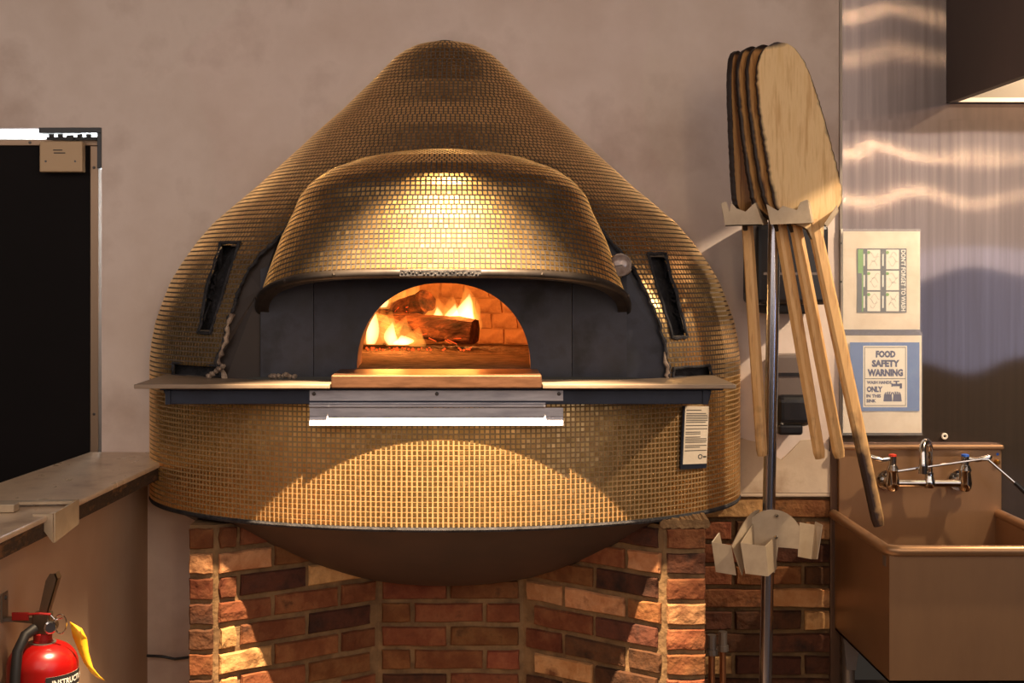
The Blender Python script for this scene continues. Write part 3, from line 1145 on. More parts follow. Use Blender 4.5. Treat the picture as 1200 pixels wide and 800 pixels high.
v = [Vector((MXC + (q.x - MXC) * 1.03, YT, ZH + (q.z - ZH) * 1.03)) for q in arch] + [Vector((MXC + (q.x - MXC) * 2.6, YT, ZH + (q.z - ZH) * 2.2)) for q in arch]
f = [(k, k + 1, NA + 2 + k, NA + 1 + k) for k in range(NA)]
finish('chamber_front', v, f, M['firebrick'], oven)
MB().lathe([(0.56, -0.02), (0.56, 0.0)], (MXC, YC, ZH), 48).build('chamber_floor', M['ash'], oven)
MB().box((MXC - MXA, YF, ZH - 0.02), (MXC + MXA, YC - 0.3, ZH + 0.0006)).build('throat_floor', M['ash'], oven)
# a row of arch bricks at the far wall of the chamber
for k in range(12):
    w0 = PI * (0.18 + 0.64 * k / 12) + 0.008
    w1 = PI * (0.18 + 0.64 * (k + 1) / 12) - 0.008
    for j in range(4):
        z0 = ZH + 0.004 + j * 0.052
        e0, e1 = math.asin(min(1, (z0 - ZH) / HC)), math.asin(min(1, (z0 + 0.047 - ZH) / HC))
        sh = 0.5 * (w1 - w0) * (j % 2)
        pts = []
        for (rad) in (0.985, 1.01):
            for (w, e) in ((w0 + sh, e0), (w1 + sh, e0), (w1 + sh, e1), (w0 + sh, e1)):
                rk = RC * rad * (1 - 0.006 * ((k * 7 + j * 3) % 3))
                pts.append(Vector((MXC + rk * math.cos(e) * math.cos(w), YC + rk * math.cos(e) * math.sin(w), ZH + HC * math.sin(e))))
        m = MB().hexa([pts[0], pts[1], pts[5], pts[4], pts[3], pts[2], pts[6], pts[7]])
        m.build('firebrick', M['firebrick'], oven)

# hearth ledge
hp = MB().box((xp(388, -0.607), -0.607, 1.2275), (xp(635, -0.607), YF - 0.001, ZH)).build('hearth_plate', M['hearth'], oven, bevel=0.003, label='thick reddish steel hearth plate')


def wing(x0, x1):
    """ledge slab whose back edge follows the round body"""
    xs = np.linspace(x0, x1, 18)
    bk = []
    for x in xs:
        bk.append(Vector((x, max(min(float(body_y(np.array(x), np.array(1.236))) + 0.012, -0.235), -0.46), 1.2265)))
    poly = [Vector((x0, -0.61, 1.2265)), Vector((x1, -0.61, 1.2265))] + bk[::-1]
    return MB().prism(poly, (0, 0, 0.0105)).build('ledge', M['ledge'], oven, bevel=0.002)


wing(xp(158, -0.60), xp(387, -0.60))
wing(xp(636, -0.60), xp(862, -0.60))
bm_ = MB()
zb0, zb1 = 1.186, 1.2195
xl, xr = xp(190, -0.58), xp(835, -0.58)
bm_.prism([Vector((xl, -0.570, zb1)), Vector((xl + 0.016, -0.570, zb0)), Vector((xr - 0.008, -0.570, zb0)), Vector((xr, -0.570, zb1))], (0, 0.02, 0))
bm_.box((xl - 0.008, -0.572, zb1), (xr + 0.028, -0.52, zb1 + 0.006))
bm_.build('support_beam', M['iron_blue'], oven, bevel=0.002, label='dark blue steel angle under the ledge')
for x0, x1 in ((xl + 0.006, xl + 0.018), (xr - 0.022, xr - 0.010)):
    MB().prism([Vector((x0, -0.575, zb1)), Vector((x0, -0.575, zb0)), Vector((x0, -0.30, zb0 + 0.0)), Vector((x0, -0.26, zb1))], (x1 - x0, 0, 0)).build('beam_bracket', M['iron_blue'], oven)
# apron: strip with screws, ledge lip and kicked out lower plate
xa0, xa1 = xp(361, -0.60), xp(661, -0.60)
AY = -0.571


def aprof(pts, name, lab=None, x0=xa0, x1=xa1):
    v, n = [], len(pts)
    prof = list(pts) + [(y + 0.004, z - 0.001) for y, z in pts[::-1]]
    poly = [Vector((x0, y, z)) for y, z in prof]
    return MB().prism(poly, (x1 - x0, 0, 0)).build(name, M['alu'], oven, label=lab, bevel=0.0008)


aprof([(AY, 1.2195), (AY, 1.1945)], 'apron_strip')
aprof([(AY + 0.002, 1.1925), (AY, 1.188), (AY - 0.008, 1.1865), (AY - 0.008, 1.181), (AY - 0.001, 1.1795)], 'apron_lip', x1=xp(640, -0.60))
aprof([(AY, 1.178), (AY, 1.158), (AY - 0.002, 1.1555), (AY - 0.010, 1.136)], 'apron_plate', 'lower pale metal plate kicked outward')
for px in (368, 512, 655):
    MB().lathe([(0.0048, 0), (0.0048, 0.002), (0.002, 0.003)], (xp(px, AY), AY, 1.2115), 10, (0, -1, 0)).build('screw', M['screw'], oven)
# underside bowl and black edge ring
us = np.linspace(0, 1, 24)


def S_bowl(t, u):
    s = 1 - u
    z = 0.885 - 0.25 * np.maximum(0, 1 - s * s) ** 1.1
    return np.stack([CXO + 0.812 * s * np.cos(t), -0.558 * s * np.sin(t), z], -1)


shell('bowl', S_bowl, us, np.linspace(0, PI, 90), M['bowl'], oven)
tt = np.linspace(0.02, PI - 0.02, 120)
rg = np.stack([CXO + 0.817 * np.cos(tt), -0.562 * np.sin(tt), np.full(120, 0.884)], -1)
MB().tube([Vector(q) for q in rg], 0.0065, 6).build('base_ring', M['char'], oven, label='black ring below the lowest tiles')
# thermometer
tg = P(727, 311, -0.468)
th = MB()
th.lathe([(0.006, -0.075), (0.006, -0.012), (0.030, -0.010), (0.030, 0.0), (0.027, 0.004), (0.0255, 0.002), (0.0255, 0.0005)], tg, 32, (0, -1, 0))
tho = th.build('thermometer', M['chrome'], oven, smooth=True, label='small round dial thermometer with bright rim')
MB().lathe([(0.0255, 0), (0.022, 0.004), (0.012, 0.0075), (0.002, 0.009)], tg + Vector((0, -0.0005, 0)), 32, (0, -1, 0)).build('dial', M['glass_dial'], tho, smooth=True)
MB().sheet([tg + Vector((-0.015, -0.0105, -0.001)), tg + Vector((0.004, -0.0105, 0.0025)), tg + Vector((0.004, -0.0105, -0.0005))], off=(0, 0.001, 0)).build('needle', M['ink'], tho)
# loose mortar bits by the panel foot
mb_ = MB()
for k in range(8):
    q = Vector((xp(316 + 4 * k + random.uniform(-2, 2), -0.41), -0.415 + random.uniform(-.01, .005), 1.240 + random.uniform(0, 0.006)))
    mb_.lathe([(0.002, -0.006), (0.008, -0.002), (0.007, 0.003), (0.002, 0.007)], q, 6, (random.uniform(-1, 1), 0.3, 1))
for k in range(5):
    q = Vector((xp(246 + 4 * k, -0.42), -0.43 + random.uniform(-.01, .005), 1.243 + 0.006 * k))
    mb_.lathe([(0.002, -0.006), (0.008, -0.002), (0.007, 0.003), (0.002, 0.007)], q, 6, (random.uniform(-1, 1), 0.3, 1))
mb_.build('mortar_crumbs', M['mortar_pale'], oven, kind='stuff')

# notice taped to the drum
cr = [body_hit(*q) for q in ((797, 477), (826, 477), (827, 540), (797, 547))]
ce = sum(cr, Vector()) / 4
e1 = (cr[1] - cr[0]).normalized()
e2 = (cr[0] - cr[3])
e2 = (e2 - e1 * e2.dot(e1)).normalized()
en = e1.cross(e2)
if en.y > 0:
    en = -en
W2, H2 = (cr[1] - cr[0]).length / 2, (cr[0] - cr[3]).length / 2
ce += en * 0.010
no = thing('oven_notice', 'small white printed notice on a dark plate fixed to the right of the gold drum', 'notice', ce)


def npt(u, w, h):
    return ce + e1 * (u * W2) + e2 * (w * H2) + en * h


MB().sheet([npt(-1.06, -1.10, -0.001), npt(1.0, -1.10, -0.001), npt(1.0, 1.0, -0.001), npt(-1.06, 1.0, -0.001)], off=-en * 0.004).build('backing', M['iron_blue'], no)
MB().sheet([npt(-0.94, -0.94, 0.0), npt(0.98, -0.94, 0.0), npt(0.98, 1.0, 0.0), npt(-0.94, 1.0, 0.0)], off=-en * 0.0008).build('paper', M['paper'], no)
m = MB()
rr = random.Random(9)
yy = 0.88
while yy > -0.52:
    ln = rr.choice((1.75, 1.7, 1.6, 1.2, 1.74))
    m.sheet([npt(-0.84, yy, 0.0003), npt(-0.84 + ln, yy, 0.0003), npt(-0.84 + ln, yy - 0.028, 0.0003), npt(-0.84, yy - 0.028, 0.0003)], off=-en * 0.0002)
    yy -= rr.choice((0.058, 0.06, 0.11))
for k in range(7):
    a0 = k * PI * 2 / 7
    m.sheet([npt(0.42 + 0.2 * math.cos(a0), -0.70 + 0.09 * math.sin(a0), 0.0003), npt(0.42 + 0.2 * math.cos(a0 + .8), -0.70 + 0.09 * math.sin(a0 + .8), 0.0003),
             npt(0.42 + 0.12 * math.cos(a0 + .8), -0.70 + 0.05 * math.sin(a0 + .8), 0.0003), npt(0.42 + 0.12 * math.cos(a0), -0.70 + 0.05 * math.sin(a0), 0.0003)], off=-en * 0.0002)
m.sheet([npt(0.66, -0.74, .0003), npt(0.92, -0.74, .0003), npt(0.92, -0.68, .0003), npt(0.66, -0.68, .0003)], off=-en * 0.0002)
m.build('printing', M['ink'], no)


# ------------------------------------------------------------------ fire
def log_piece(name, label, a, b, r, seed, group='burning logs in the oven'):
    """split log: wedge section with a rough bark side, cut ends, and glowing cracks"""
    rr = random.Random(seed)
    a, b = Vector(a), Vector(b)
    ax = (b - a).normalized()
    s1 = ax.cross(Vector((0, 0, 1))).normalized()
    s2 = s1.cross(ax).normalized()
    prof = [(-1.0, -0.75), (-0.4, -0.95), (0.5, -0.95), (1.0, -0.7), (1.05, 0.1), (0.7, 0.75), (0.0, 1.0), (-0.75, 0.8), (-1.05, 0.1)]
    n, nl = len(prof), 12
    v, f = [], []
    for i in range(nl + 1):
        c = a.lerp(b, i / nl)
        for (x, z) in prof:
            k = r * rr.uniform(0.88, 1.1)
            v.append(c + s1 * x * k + s2 * z * k)
    for i in range(nl):
        for k in range(n):
            k2 = (k + 1) % n
            f.append((i * n + k, i * n + k2, (i + 1) * n + k2, (i + 1) * n + k))
    f += [tuple(range(n))[::-1], tuple(nl * n + k for k in range(n))]
    t = thing(name, label, 'log', (a + b) / 2, group)
    finish('bark', v, f, M['log'], t)
    for k in range(9):
        m = MB()
        u = rr.uniform(0.08, 0.92)
        du = rr.uniform(0.05, 0.12)
        c0, c1 = a.lerp(b, u), a.lerp(b, min(0.98, u + du))
        z0 = rr.uniform(-0.8, 0.1)
        fr = -1.0 if s1.y > 0 else 1.0
        m.tube([c0 + s1 * fr * r * 1.0 + s2 * r * z0, c1 + s1 * fr * r * 1.01 + s2 * r * (z0 + rr.uniform(-.3, .3))], [r * 0.05, r * 0.03], 5)
        m.build('ember_crack', M_EMBER, t)
    return t


M_EMBER = emit('ember_glow', (1.0, 0.10, 0.015), 1.3)
M_FLAME = vol_emit('flame_outer', (1.0, 0.34, 0.05), 30)
M_CORE = vol_emit('flame_core', (1.0, 0.66, 0.26), 110)
log_piece('log', 'charred split log lying across the front of the oven fire', P(440, 378, 0.42), P(556, 388, 0.30), 0.040, 1)
log_piece('log', 'burnt log propped up behind the front log in the oven fire', P(450, 372, 0.58), P(500, 352, 0.44), 0.036, 2)
log_piece('log', 'thin log leaning towards the left wall inside the oven', P(424, 368, 0.30), P(470, 386, 0.30), 0.022, 5)
ashm = MB()
rr = random.Random(6)
v, f = [], []
na, nb = 60, 14
for j in range(nb + 1):
    for i in range(na + 1):
        u, w = i / na, j / nb
        x = MXC - 0.33 + 0.62 * u
        y = 0.20 + 0.36 * w
        h = 0.014 * math.sin(PI * w) ** 0.6 * math.sin(PI * u) ** 0.4 * rr.uniform(0.4, 1.2)
        v.append(Vector((x, y, ZH + 0.0008 + h)))
for j in range(nb):
    for i in range(na):
        a0 = j * (na + 1) + i
        f.append((a0, a0 + 1, a0 + na + 2, a0 + na + 1))
ab = finish('ash_bed', v, f, M['ash'], None, True, kind='stuff')
tag(ab, 'bed of grey ash under the burning logs', 'ash')
eb = MB()
for k in range(40):
    q = P(rr.uniform(428, 575), 0, rr.uniform(0.23, 0.36))
    eb.lathe([(0.001, -0.003), (0.004, -0.001), (0.003, 0.002), (0.001, 0.003)], (q.x, q.y, ZH + 0.012), 6, (rr.uniform(-1, 1), rr.uniform(-1, 1), 1))
ebo = eb.build('embers', [M_EMBER], None, kind='stuff')
tag(ebo, 'glowing embers scattered on the ash bed', 'embers')


def flame(parent, base, h, r, lean, seed, m, flat=0.5):
    rr = random.Random(seed)
    b = Vector(base)
    n, nl = 14, 14
    v, f = [], []
    ph = rr.uniform(0, 6)
    for i in range(nl + 1):
        u = i / nl
        rad = r * (math.sin(PI * min(1, (u * 0.9 + 0.12)) ** 0.75) ** 0.9) * (1 - u * 0.25) + 0.0006
        if i == nl:
            rad = 0.0004
        c = b + Vector((lean * u ** 1.4 + 0.16 * r * math.sin(ph + 5 * u), 0, h * u))
        for k in range(n):
            w = 2 * PI * k / n
            g = 1 + 0.16 * math.sin(3 * w + ph + 4 * u)
            v.append(c + Vector((rad * g * math.cos(w), rad * g * flat * math.sin(w), 0)))
    for i in range(nl):
        for k in range(n):
            k2 = (k + 1) % n
            f.append((i * n + k, i * n + k2, (i + 1) * n + k2, (i + 1) * n + k))
    f += [tuple(range(n))[::-1], tuple(nl * n + k for k in range(n))]
    finish('flame', v, f, m, parent, True)


fire = thing('fire', 'bright orange fire burning on the logs inside the oven mouth', 'fire', (MXC, 0.4, ZH))
s_ = 4.15 / F
FL = [  # px, py of the base, height px, radius px, lean px, y
    (545, 390, 58, 17, 2, 0.40), (532, 390, 46, 15, 0, 0.43), (518, 390, 44, 13, -4, 0.46), (508, 388, 50, 11, -6, 0.47), (552, 388, 40, 12, 2, 0.36),
    (434, 404, 58, 10, 6, 0.22), (444, 404, 46, 12, 4, 0.20), (458, 405, 44, 13, 0, 0.20), (472, 405, 36, 14, 4, 0.21), (488, 406, 24, 14, 0, 0.20),
    (450, 362, 44, 11, 8, 0.50), (466, 360, 46, 12, 10, 0.52), (482, 360, 38, 11, 8, 0.50),
]
for i, (px, py, h, r, ln, y) in enumerate(FL):
    k = (D0 + y) / F
    q = P(px, py, y)
    flame(fire, q, h * k, r * k, ln * k, i, M_FLAME)
for i, (px, py, h, r, ln, y) in enumerate([(546, 389, 46, 14, 2, 0.39), (532, 389, 34, 12, 0, 0.42), (514, 388, 30, 9, -3, 0.46), (434, 403, 52, 8, 5, 0.215), (459, 404, 28, 8, 0, 0.195),
                                           (446, 360, 28, 8, 8, 0.50), (472, 404, 12, 12, 0, 0.20)]):
    k = (D0 + y) / F
    flame(fire, P(px, py, y), h * k, r * k, ln * k, 40 + i, M_CORE, 0.6)
light('fire_glow', 'POINT', P(540, 362, 0.33), (0, 0, 0), 4.6, (1.0, 0.34, 0.065), 0.05)
light('fire_glow', 'POINT', P(455, 372, 0.26), (0, 0, 0), 4.6, (1.0, 0.34, 0.065), 0.05)
light('fire_glow', 'POINT', P(505, 350, 0.12), (0, 0, 0), 1.6, (1.0, 0.36, 0.07), 0.05)


# ------------------------------------------------------------------ steel cladding on the right, hood, signs
clad = thing('steel_cladding', 'brushed stainless steel sheets covering the wall above the sink', 'cladding', (1.4, 0, 1.5))
XS0 = xp(985, 0)


def wavy_steel(z0, z1, seed):
    """thin sheet with shallow dents, as sheet metal on a wall has"""
    nx, nz = 50, max(4, int((z1 - z0) / 0.016))
    v, f = [], []
    for j in range(nz + 1):
        for i in range(nx + 1):
            x, z = XS0 + (1.80 - XS0) * i / nx, z0 + (z1 - z0) * j / nz
            e = min(1, i / 8, (nx - i) / 8, j / 8, (nz - j) / 8)
            d = 0.0006 * math.sin(9 * x + 2.2 * z + seed) * math.sin(6.5 * z + 2 * x + seed) + 0.00025 * math.sin(21 * x + seed) * math.sin(13 * z)
            v.append(Vector((x, -0.006 + d * e, z)))
    for j in range(nz):
        for i in range(nx):
            a0 = j * (nx + 1) + i
            f.append((a0, a0 + 1, a0 + nx + 2, a0 + nx + 1))
    o = finish('sheet', v, f, M['steel'], clad, True)
    uv = o.data.uv_layers.new(name='grain')
    for lp in o.data.loops:
        co = o.data.vertices[lp.vertex_index].co
        uv.data[lp.index].uv = (co.x, co.z)
    so = o.modifiers.new('thickness', 'SOLIDIFY')
    so.thickness = 0.003
    so.offset = -1
    es = o.modifiers.new('edges', 'EDGE_SPLIT')
    es.split_angle = math.radians(40)


wavy_steel(0.62, zw(140.4), 0.6)
wavy_steel(zw(141), 3.25, 2.1)
MB().box((XS0 - 0.004, -0.009, 0.9), (XS0 + 0.003, -0.0005, 3.25)).build('edge_strip', M['galv'], clad)
HX = xp(1108, 0)
HB = zw(121)
hd = thing('exhaust_hood', 'grey steel exhaust hood hanging over the sink at upper right', 'hood', (1.7, -0.5, HB))
g = MB()
g.box((HX, -0.80, HB), (HX + 0.004, -0.007, 3.2))
g.build('side_panel', M['hood'], hd)
MB().box((HX, -0.804, HB), (2.6, -0.80, 3.2)).build('front_panel', M['hood'], hd)
g = MB()
g.box((HX + 0.004, -0.03, HB), (2.6, -0.007, HB + 0.012))
g.box((HX + 0.004, -0.80, HB), (HX + 0.025, -0.03, HB + 0.010))
g.build('bottom_flange', M['galv'], hd)
MB().box((HX + 0.004, -0.80, 2.74), (2.6, -0.007, 2.76)).build('liner', M['hood_in'], hd)
MB().box((HX + 0.03, -0.012, HB + 0.012), (2.6, -0.0075, 2.74)).build('back_panel', M['hood_in'], hd)


def text_mesh(txt, size, sx=1.0, bold=0.0):
    cu = bpy.data.curves.new('t', 'FONT')
    cu.body = txt
    cu.size = size
    cu.align_x = 'CENTER'
    cu.align_y = 'CENTER'
    cu.offset = bold
    cu.resolution_u = 2
    o = bpy.data.objects.new('t', cu)
    C.objects.link(o)
    dg = bpy.context.evaluated_depsgraph_get()
    me = bpy.data.meshes.new_from_object(o.evaluated_get(dg))
    V = [(q.co.x * sx, q.co.y) for q in me.vertices]
    Fs = [tuple(q.vertices) for q in me.polygons]
    bpy.data.objects.remove(o)
    bpy.data.curves.remove(cu)
    bpy.data.meshes.remove(me)
    return V, Fs


def fit_text(txt, w, h, bold=0.0):
    """text scaled to a width and cap height"""
    V, Fs = text_mesh(txt, 1.0, 1.0, bold)
    A = np.array(V)
    mn, mx = A.min(0), A.max(0)
    c = (mn + mx) / 2
    return [((x - c[0]) * w / (mx[0] - mn[0]), (y - c[1]) * h / (mx[1] - mn[1])) for x, y in V], Fs


def put_text(parent, name, txt, cx, cz, w, h, y, m, bold=0.02, rot=False, label=None):
    V, Fs = fit_text(txt, w, h, bold)
    if rot:     # reads from top to bottom
        pts = [Vector((cx + b, y, cz - a)) for a, b in V]
    else:
        pts = [Vector((cx + a, y, cz + b)) for a, b in V]
    return finish(name, pts, Fs, m, parent, label=label)


def rect(m, px0, py0, px1, py1, y, th=0.0004):
    a0, b0 = P(px0, py0, y), P(px1, py1, y)
    m.box((a0.x, y, b0.z), (b0.x, y + th, a0.z))
    return m


def wavy_sheet(name, px0, py0, px1, py1, y, m, parent, amp=0.002, seed=0, n=14, skew=0):
    v, f = [], []
    rr = random.Random(seed)
    p1, p2 = rr.uniform(0, 6), rr.uniform(0, 6)
    for j in range(n + 1):
        for i in range(n + 1):
            u, w = i / n, j / n
            q = P(px0 + (px1 - px0) * u + skew * w, py0 + (py1 - py0) * w, y)
            q.y += amp * math.sin(p1 + 7 * u + 4 * w) * math.sin(p2 + 5 * w)
            v.append(q)
    for j in range(n):
        for i in range(n):
            a0 = j * (n + 1) + i
            f.append((a0, a0 + n + 1, a0 + n + 2, a0 + 1))
    return finish(name, v, f, m, parent, True)


YS = -0.016
s1 = thing('wash_sign', 'sideways hand washing poster in a plastic sleeve with green and dark panels', 'sign', P(1032, 386, YS))
wavy_sheet('paper', 988, 271, 1078, 386, YS, M['paper'], s1, 0.0012, 1)
m = MB()
rect(m, 1004.5, 291, 1062.5, 366, YS - 0.0022)
m.build('print_border', M['slate'], s1)
rect(MB(), 1005.5, 292, 1010, 320, YS - 0.0026).build('green_band', M['green'], s1)
rect(MB(), 1010, 292, 1011.5, 365, YS - 0.0026).build('green_edge', M['green'], s1)
for cx0, cx1 in ((1016.5, 1031.5), (1038.5, 1053.5)):
    for k in range(3):
        y0 = 292.5 + 24.6 * k
        rect(MB(), cx0, y0, cx1, y0 + 22.8, YS - 0.0027).build('picture_cell', M['print_white'], s1)
        q = P(cx0 + 1.5, y0 + 3.2, YS - 0.0031)
        MB().lathe([(0.0046, 0), (0.0046, 0.0004)], q, 12, (0, -1, 0)).build('step_dot', M['green'], s1)
        ln = MB()
        for j in range(3):
            pts = []
            for i in range(7):
                u = i / 6
                pts.append(P(cx0 + 3.5 + 9 * u + 1.5 * math.sin(j * 2 + k), y0 + 6 + 5 * j + 3.5 * math.sin(u * 5 + j * 1.7 + k * 2.1 + cx0), YS - 0.0031))
            ln.tube(pts, 0.00035, 4)
        ln.build('hand_drawing', M['ink'], s1)
        rect(MB(), cx0 - 4.6, y0 + 5, cx0 - 3.0, y0 + 19, YS - 0.0029).build('caption', M['white_ink'], s1)
put_text(s1, 'lettering', "DON'T FORGET TO WASH", P(1058.3, 0, YS).x, P(0, 328.5, YS).z, 71.5 * 0.00239, 5.6 * 0.00239, YS - 0.003, M['white_ink'], 0.02, rot=True)
wavy_sheet('sleeve', 986.5, 268, 1079, 389, YS - 0.006, M['clear'], s1, 0.001, 3)
MB().box((P(986, 0, YS).x, -0.012, P(0, 386, YS).z), (P(988, 0, YS).x, -0.008, P(0, 268, YS).z)).build('sleeve_binding', M['print_white'], s1)
for py in (285, 330):
    MB().lathe([(0.003, 0), (0.003, 0.0006)], P(985.5, py, -0.024), 10, (0, -1, 0)).build('punch_hole', M['ink'], s1)

s2 = thing('food_safety_sign', 'blue and white food safety warning sign in a plastic sleeve above the sink', 'sign', P(1036, 507, YS))
wavy_sheet('paper', 988, 393, 1080, 507, YS, M['paper'], s2, 0.0012, 5)
rect(MB(), 996, 401, 1077.5, 481.5, YS - 0.0024).build('blue_border', M['blue'], s2)
rect(MB(), 1011.5, 405, 1063, 477, YS - 0.0027).build('white_panel', M['print_white'], s2)
m = MB()
for (x0, y0, x1, y1) in ((1013, 406.5, 1061.5, 407.3), (1013, 474.6, 1061.5, 475.4), (1013, 406.5, 1013.7, 475.4), (1060.8, 406.5, 1061.5, 475.4), (1014, 443.2, 1061, 444.0)):
    rect(m, x0, y0, x1, y1, YS - 0.0031)
m.build('print_lines', M['slate'], s2)
U = (D0 + YS) / F
for t_, cx, cy, w, h, bold in (('FOOD', 1037.5, 414.7, 23, 8.2, .06), ('SAFETY', 1037.5, 425.6, 32.5, 8.4, .06), ('WARNING', 1037, 436.4, 41.5, 8.6, .06),
                               ('WASH HANDS', 1029.8, 447.8, 29, 3.8, .045), ('ONLY', 1024.6, 455.8, 18.5, 7.0, .06), ('IN THIS', 1023.4, 463.6, 17, 4.0, .045), ('SINK', 1020.6, 469.4, 11.5, 4.0, .045)):
    q = P(cx, cy, YS)
    put_text(s2, 'lettering', t_, q.x, q.z, w * U, h * U, YS - 0.0032, M['navy'], bold)
ic = MB()
rect(ic, 1046, 449.5, 1056, 452.4, YS - 0.0032)
rect(ic, 1049.6, 446.5, 1051.4, 450, YS - 0.0032)
rect(ic, 1047, 446, 1054, 447.2, YS - 0.0032)
rect(ic, 1054.4, 449, 1057, 455, YS - 0.0032)
rect(ic, 1044.6, 449, 1046, 453, YS - 0.0032)
ic.build('tap_icon', M['navy'], s2)
ic = MB()
for sgn, bx in ((-1, 1040.5), (1, 1051.5)):
    ic.sheet([P(bx - 5.2, 470.2, YS - .0032), P(bx + 5.2, 470.2, YS - .0032), P(bx + 4.4, 462, YS - .0032), P(bx - 4.4, 462, YS - .0032)], off=(0, 0.0004, 0))
    for k in range(4):
        x = bx - 3.6 + 2.4 * k
        ic.sheet([P(x - 0.9, 462.5, YS - .0032), P(x + 0.9, 462.5, YS - .0032), P(x + 0.6 - sgn * 1.4, 458.2 + abs(k - 1.5) * .8, YS - .0032), P(x - 0.6 - sgn * 1.4, 458.2 + abs(k - 1.5) * .8, YS - .0032)], off=(0, 0.0004, 0))
ic.build('hands_icon', M['navy'], s2)
wavy_sheet('sleeve', 987, 389, 1081, 510, YS - 0.006, M['clear'], s2, 0.001, 8)

# dispensers on the plaster between the peel handles
ds = thing('towel_dispenser', 'black paper towel dispenser on the wall behind the peel handles', 'dispenser', P(930, 366, 0))
a0, b0 = P(886, 262, -0.19), P(972, 366, -0.19)
MB().box((a0.x, -0.19, b0.z + 0.02), (b0.x, -0.001, a0.z)).build('cover', M['black'], ds, bevel=0.015, seg=3)
MB().box((a0.x - 0.012, -0.15, b0.z + 0.05), (a0.x + 0.004, -0.08, b0.z + 0.12)).build('side_latch', M['rubber'], ds, bevel=0.004)
MB().box((a0.x + 0.03, -0.17, b0.z - 0.005), (b0.x - 0.03, -0.02, b0.z + 0.025)).build('chute', M['rubber'], ds, bevel=0.006)
MB().box((a0.x + 0.02, -0.1905, P(0, 322, -.19).z), (b0.x - 0.02, -0.188, P(0, 319, -.19).z)).build('seam', M['grey_plastic'], ds)
MB().sheet([P(925, 364, -0.12), P(943, 364, -0.12), P(937, 392, -0.115), P(931, 387, -0.115)], off=(0, 0.001, 0)).build('paper_towel', M['white'], ds, label='torn end of a white paper towel')
sd = thing('soap_dispenser', 'black and grey soap dispenser on the wall below the towel dispenser', 'dispenser', P(932, 508, 0))
a0, b0 = P(911, 416, -0.10), P(950, 500, -0.10)
MB().box((a0.x, -0.085, P(0, 466, -.1).z), (b0.x, -0.001, a0.z)).build('grey_cover', M['grey_plastic'], sd, bevel=0.008, seg=3)
MB().box((a0.x - 0.002, -0.105, P(0, 500, -.1).z), (b0.x + 0.004, -0.001, P(0, 463, -.1).z)).build('black_tank', M['black'], sd, bevel=0.02, seg=4)
MB().box((a0.x + 0.004, -0.10, P(0, 510, -.1).z), (b0.x - 0.02, -0.02, P(0, 497, -.1).z)).build('spout', M['black'], sd, bevel=0.008, seg=3)
MB().box((a0.x + 0.0, -0.088, P(0, 441, -.1).z), (b0.x + 0.0, -0.001, P(0, 437, -.1).z)).build('seam', M['black'], sd)


# ------------------------------------------------------------------ peel rack and peels
YP = -0.30
rk = thing('peel_rack', 'freestanding steel pole rack with cream brackets holding the pizza peels', 'rack', PZ(895, YP, 0))
pt, pb = P(908, 246, YP), P(897, 800, YP)
dn = (pb - pt) / (pt.z - pb.z)
foot = pt + dn * (pt.z - 0.012)
MB().tube([pt, foot], 0.0165, 18).build('pole', M['pole'], rk, smooth=True)
MB().lathe([(0.16, 0), (0.16, 0.008), (0.03, 0.014), (0.03, 0.03)], (foot.x, foot.y, 0.0), 32).build('base', M['pole'], rk, smooth=True)
YB = YP - 0.02
lb_ = []
# lower bracket: domed plate bolted to the pole with folded cradles
dome = [P(870, 634, YB)]
for k in range(0, 19):
    w = PI - PI * k / 18 * 0.86
    dome.append(P(905 + 36 * math.cos(w), 634 - 37 * math.sin(w), YB))
dome += [P(936, 643, YB), P(926, 642, YB), P(912, 641, YB), P(908, 671, YB - 0.0), P(884, 668, YB)]
lbk = MB().sheet(dome, off=(0, 0.003, 0)).build('lower_bracket', M['cream'], rk, label='cream bent sheet bracket low on the pole')
MB().sheet([P(937, 612, YB), P(955, 615, YB + 0.02), P(951, 655, YB + 0.02), P(935, 652, YB)], off=(0, 0.003, 0)).build('wing', M['cream'], lbk)
MB().sheet([P(955, 611, YB - 0.03), P(963, 615, YB - 0.045), P(957, 655, YB - 0.045), P(951, 655, YB - 0.0)], off=(0.003, 0, 0)).build('wing_lip', M['cream'], lbk)
yc_ = YB - 0.085
MB().sheet([P(869, 636, yc_), P(896, 640, yc_), P(899, 675, yc_), P(875, 672, yc_)], off=(0, 0.003, 0)).build('cradle_front', M['cream'], lbk)
MB().sheet([P(896, 640, yc_), P(908, 628, YB), P(909, 666, YB), P(899, 675, yc_)], off=(0.003, 0, 0)).build('cradle_side', M['cream'], lbk)
MB().sheet([P(869, 636, yc_), P(883, 614, YB), P(885, 668, YB), P(875, 672, yc_)], off=(-0.003, 0, 0)).build('cradle_side', M['cream'], lbk)
yl = YB - 0.05
MB().sheet([P(834, 635, yl), P(857, 639, yl), P(863, 674, yl), P(839, 670, yl)], off=(0, 0.003, 0)).build('cradle_front', M['cream'], lbk)
MB().sheet([P(834, 635, yl), P(842, 624, yl + 0.02), P(845, 638, yl + 0.03)], off=(0.003, 0.001, 0)).build('cradle_side', M['cream'], lbk)
arc = []
for k in range(8):
    u = k / 7
    arc.append(P(857 + 32 * u, 639 - 42 * math.sin(u * PI / 2), yl + (0.075) * u))
arc2 = [P(863 + 6 * (1 - k / 7) + 24 * (k / 7), 674 - 66 * (k / 7) ** 0.9, yl + 0.075 * k / 7) for k in range(8)]
v, f = [], []
for k in range(8):
    v += [arc[k], arc2[k]]
for k in range(7):
    f.append((2 * k, 2 * k + 2, 2 * k + 3, 2 * k + 1))
so = finish('cradle_arc', v, f, M['cream'], lbk)
sm_ = so.modifiers.new('thickness', 'SOLIDIFY')
sm_.thickness = 0.003
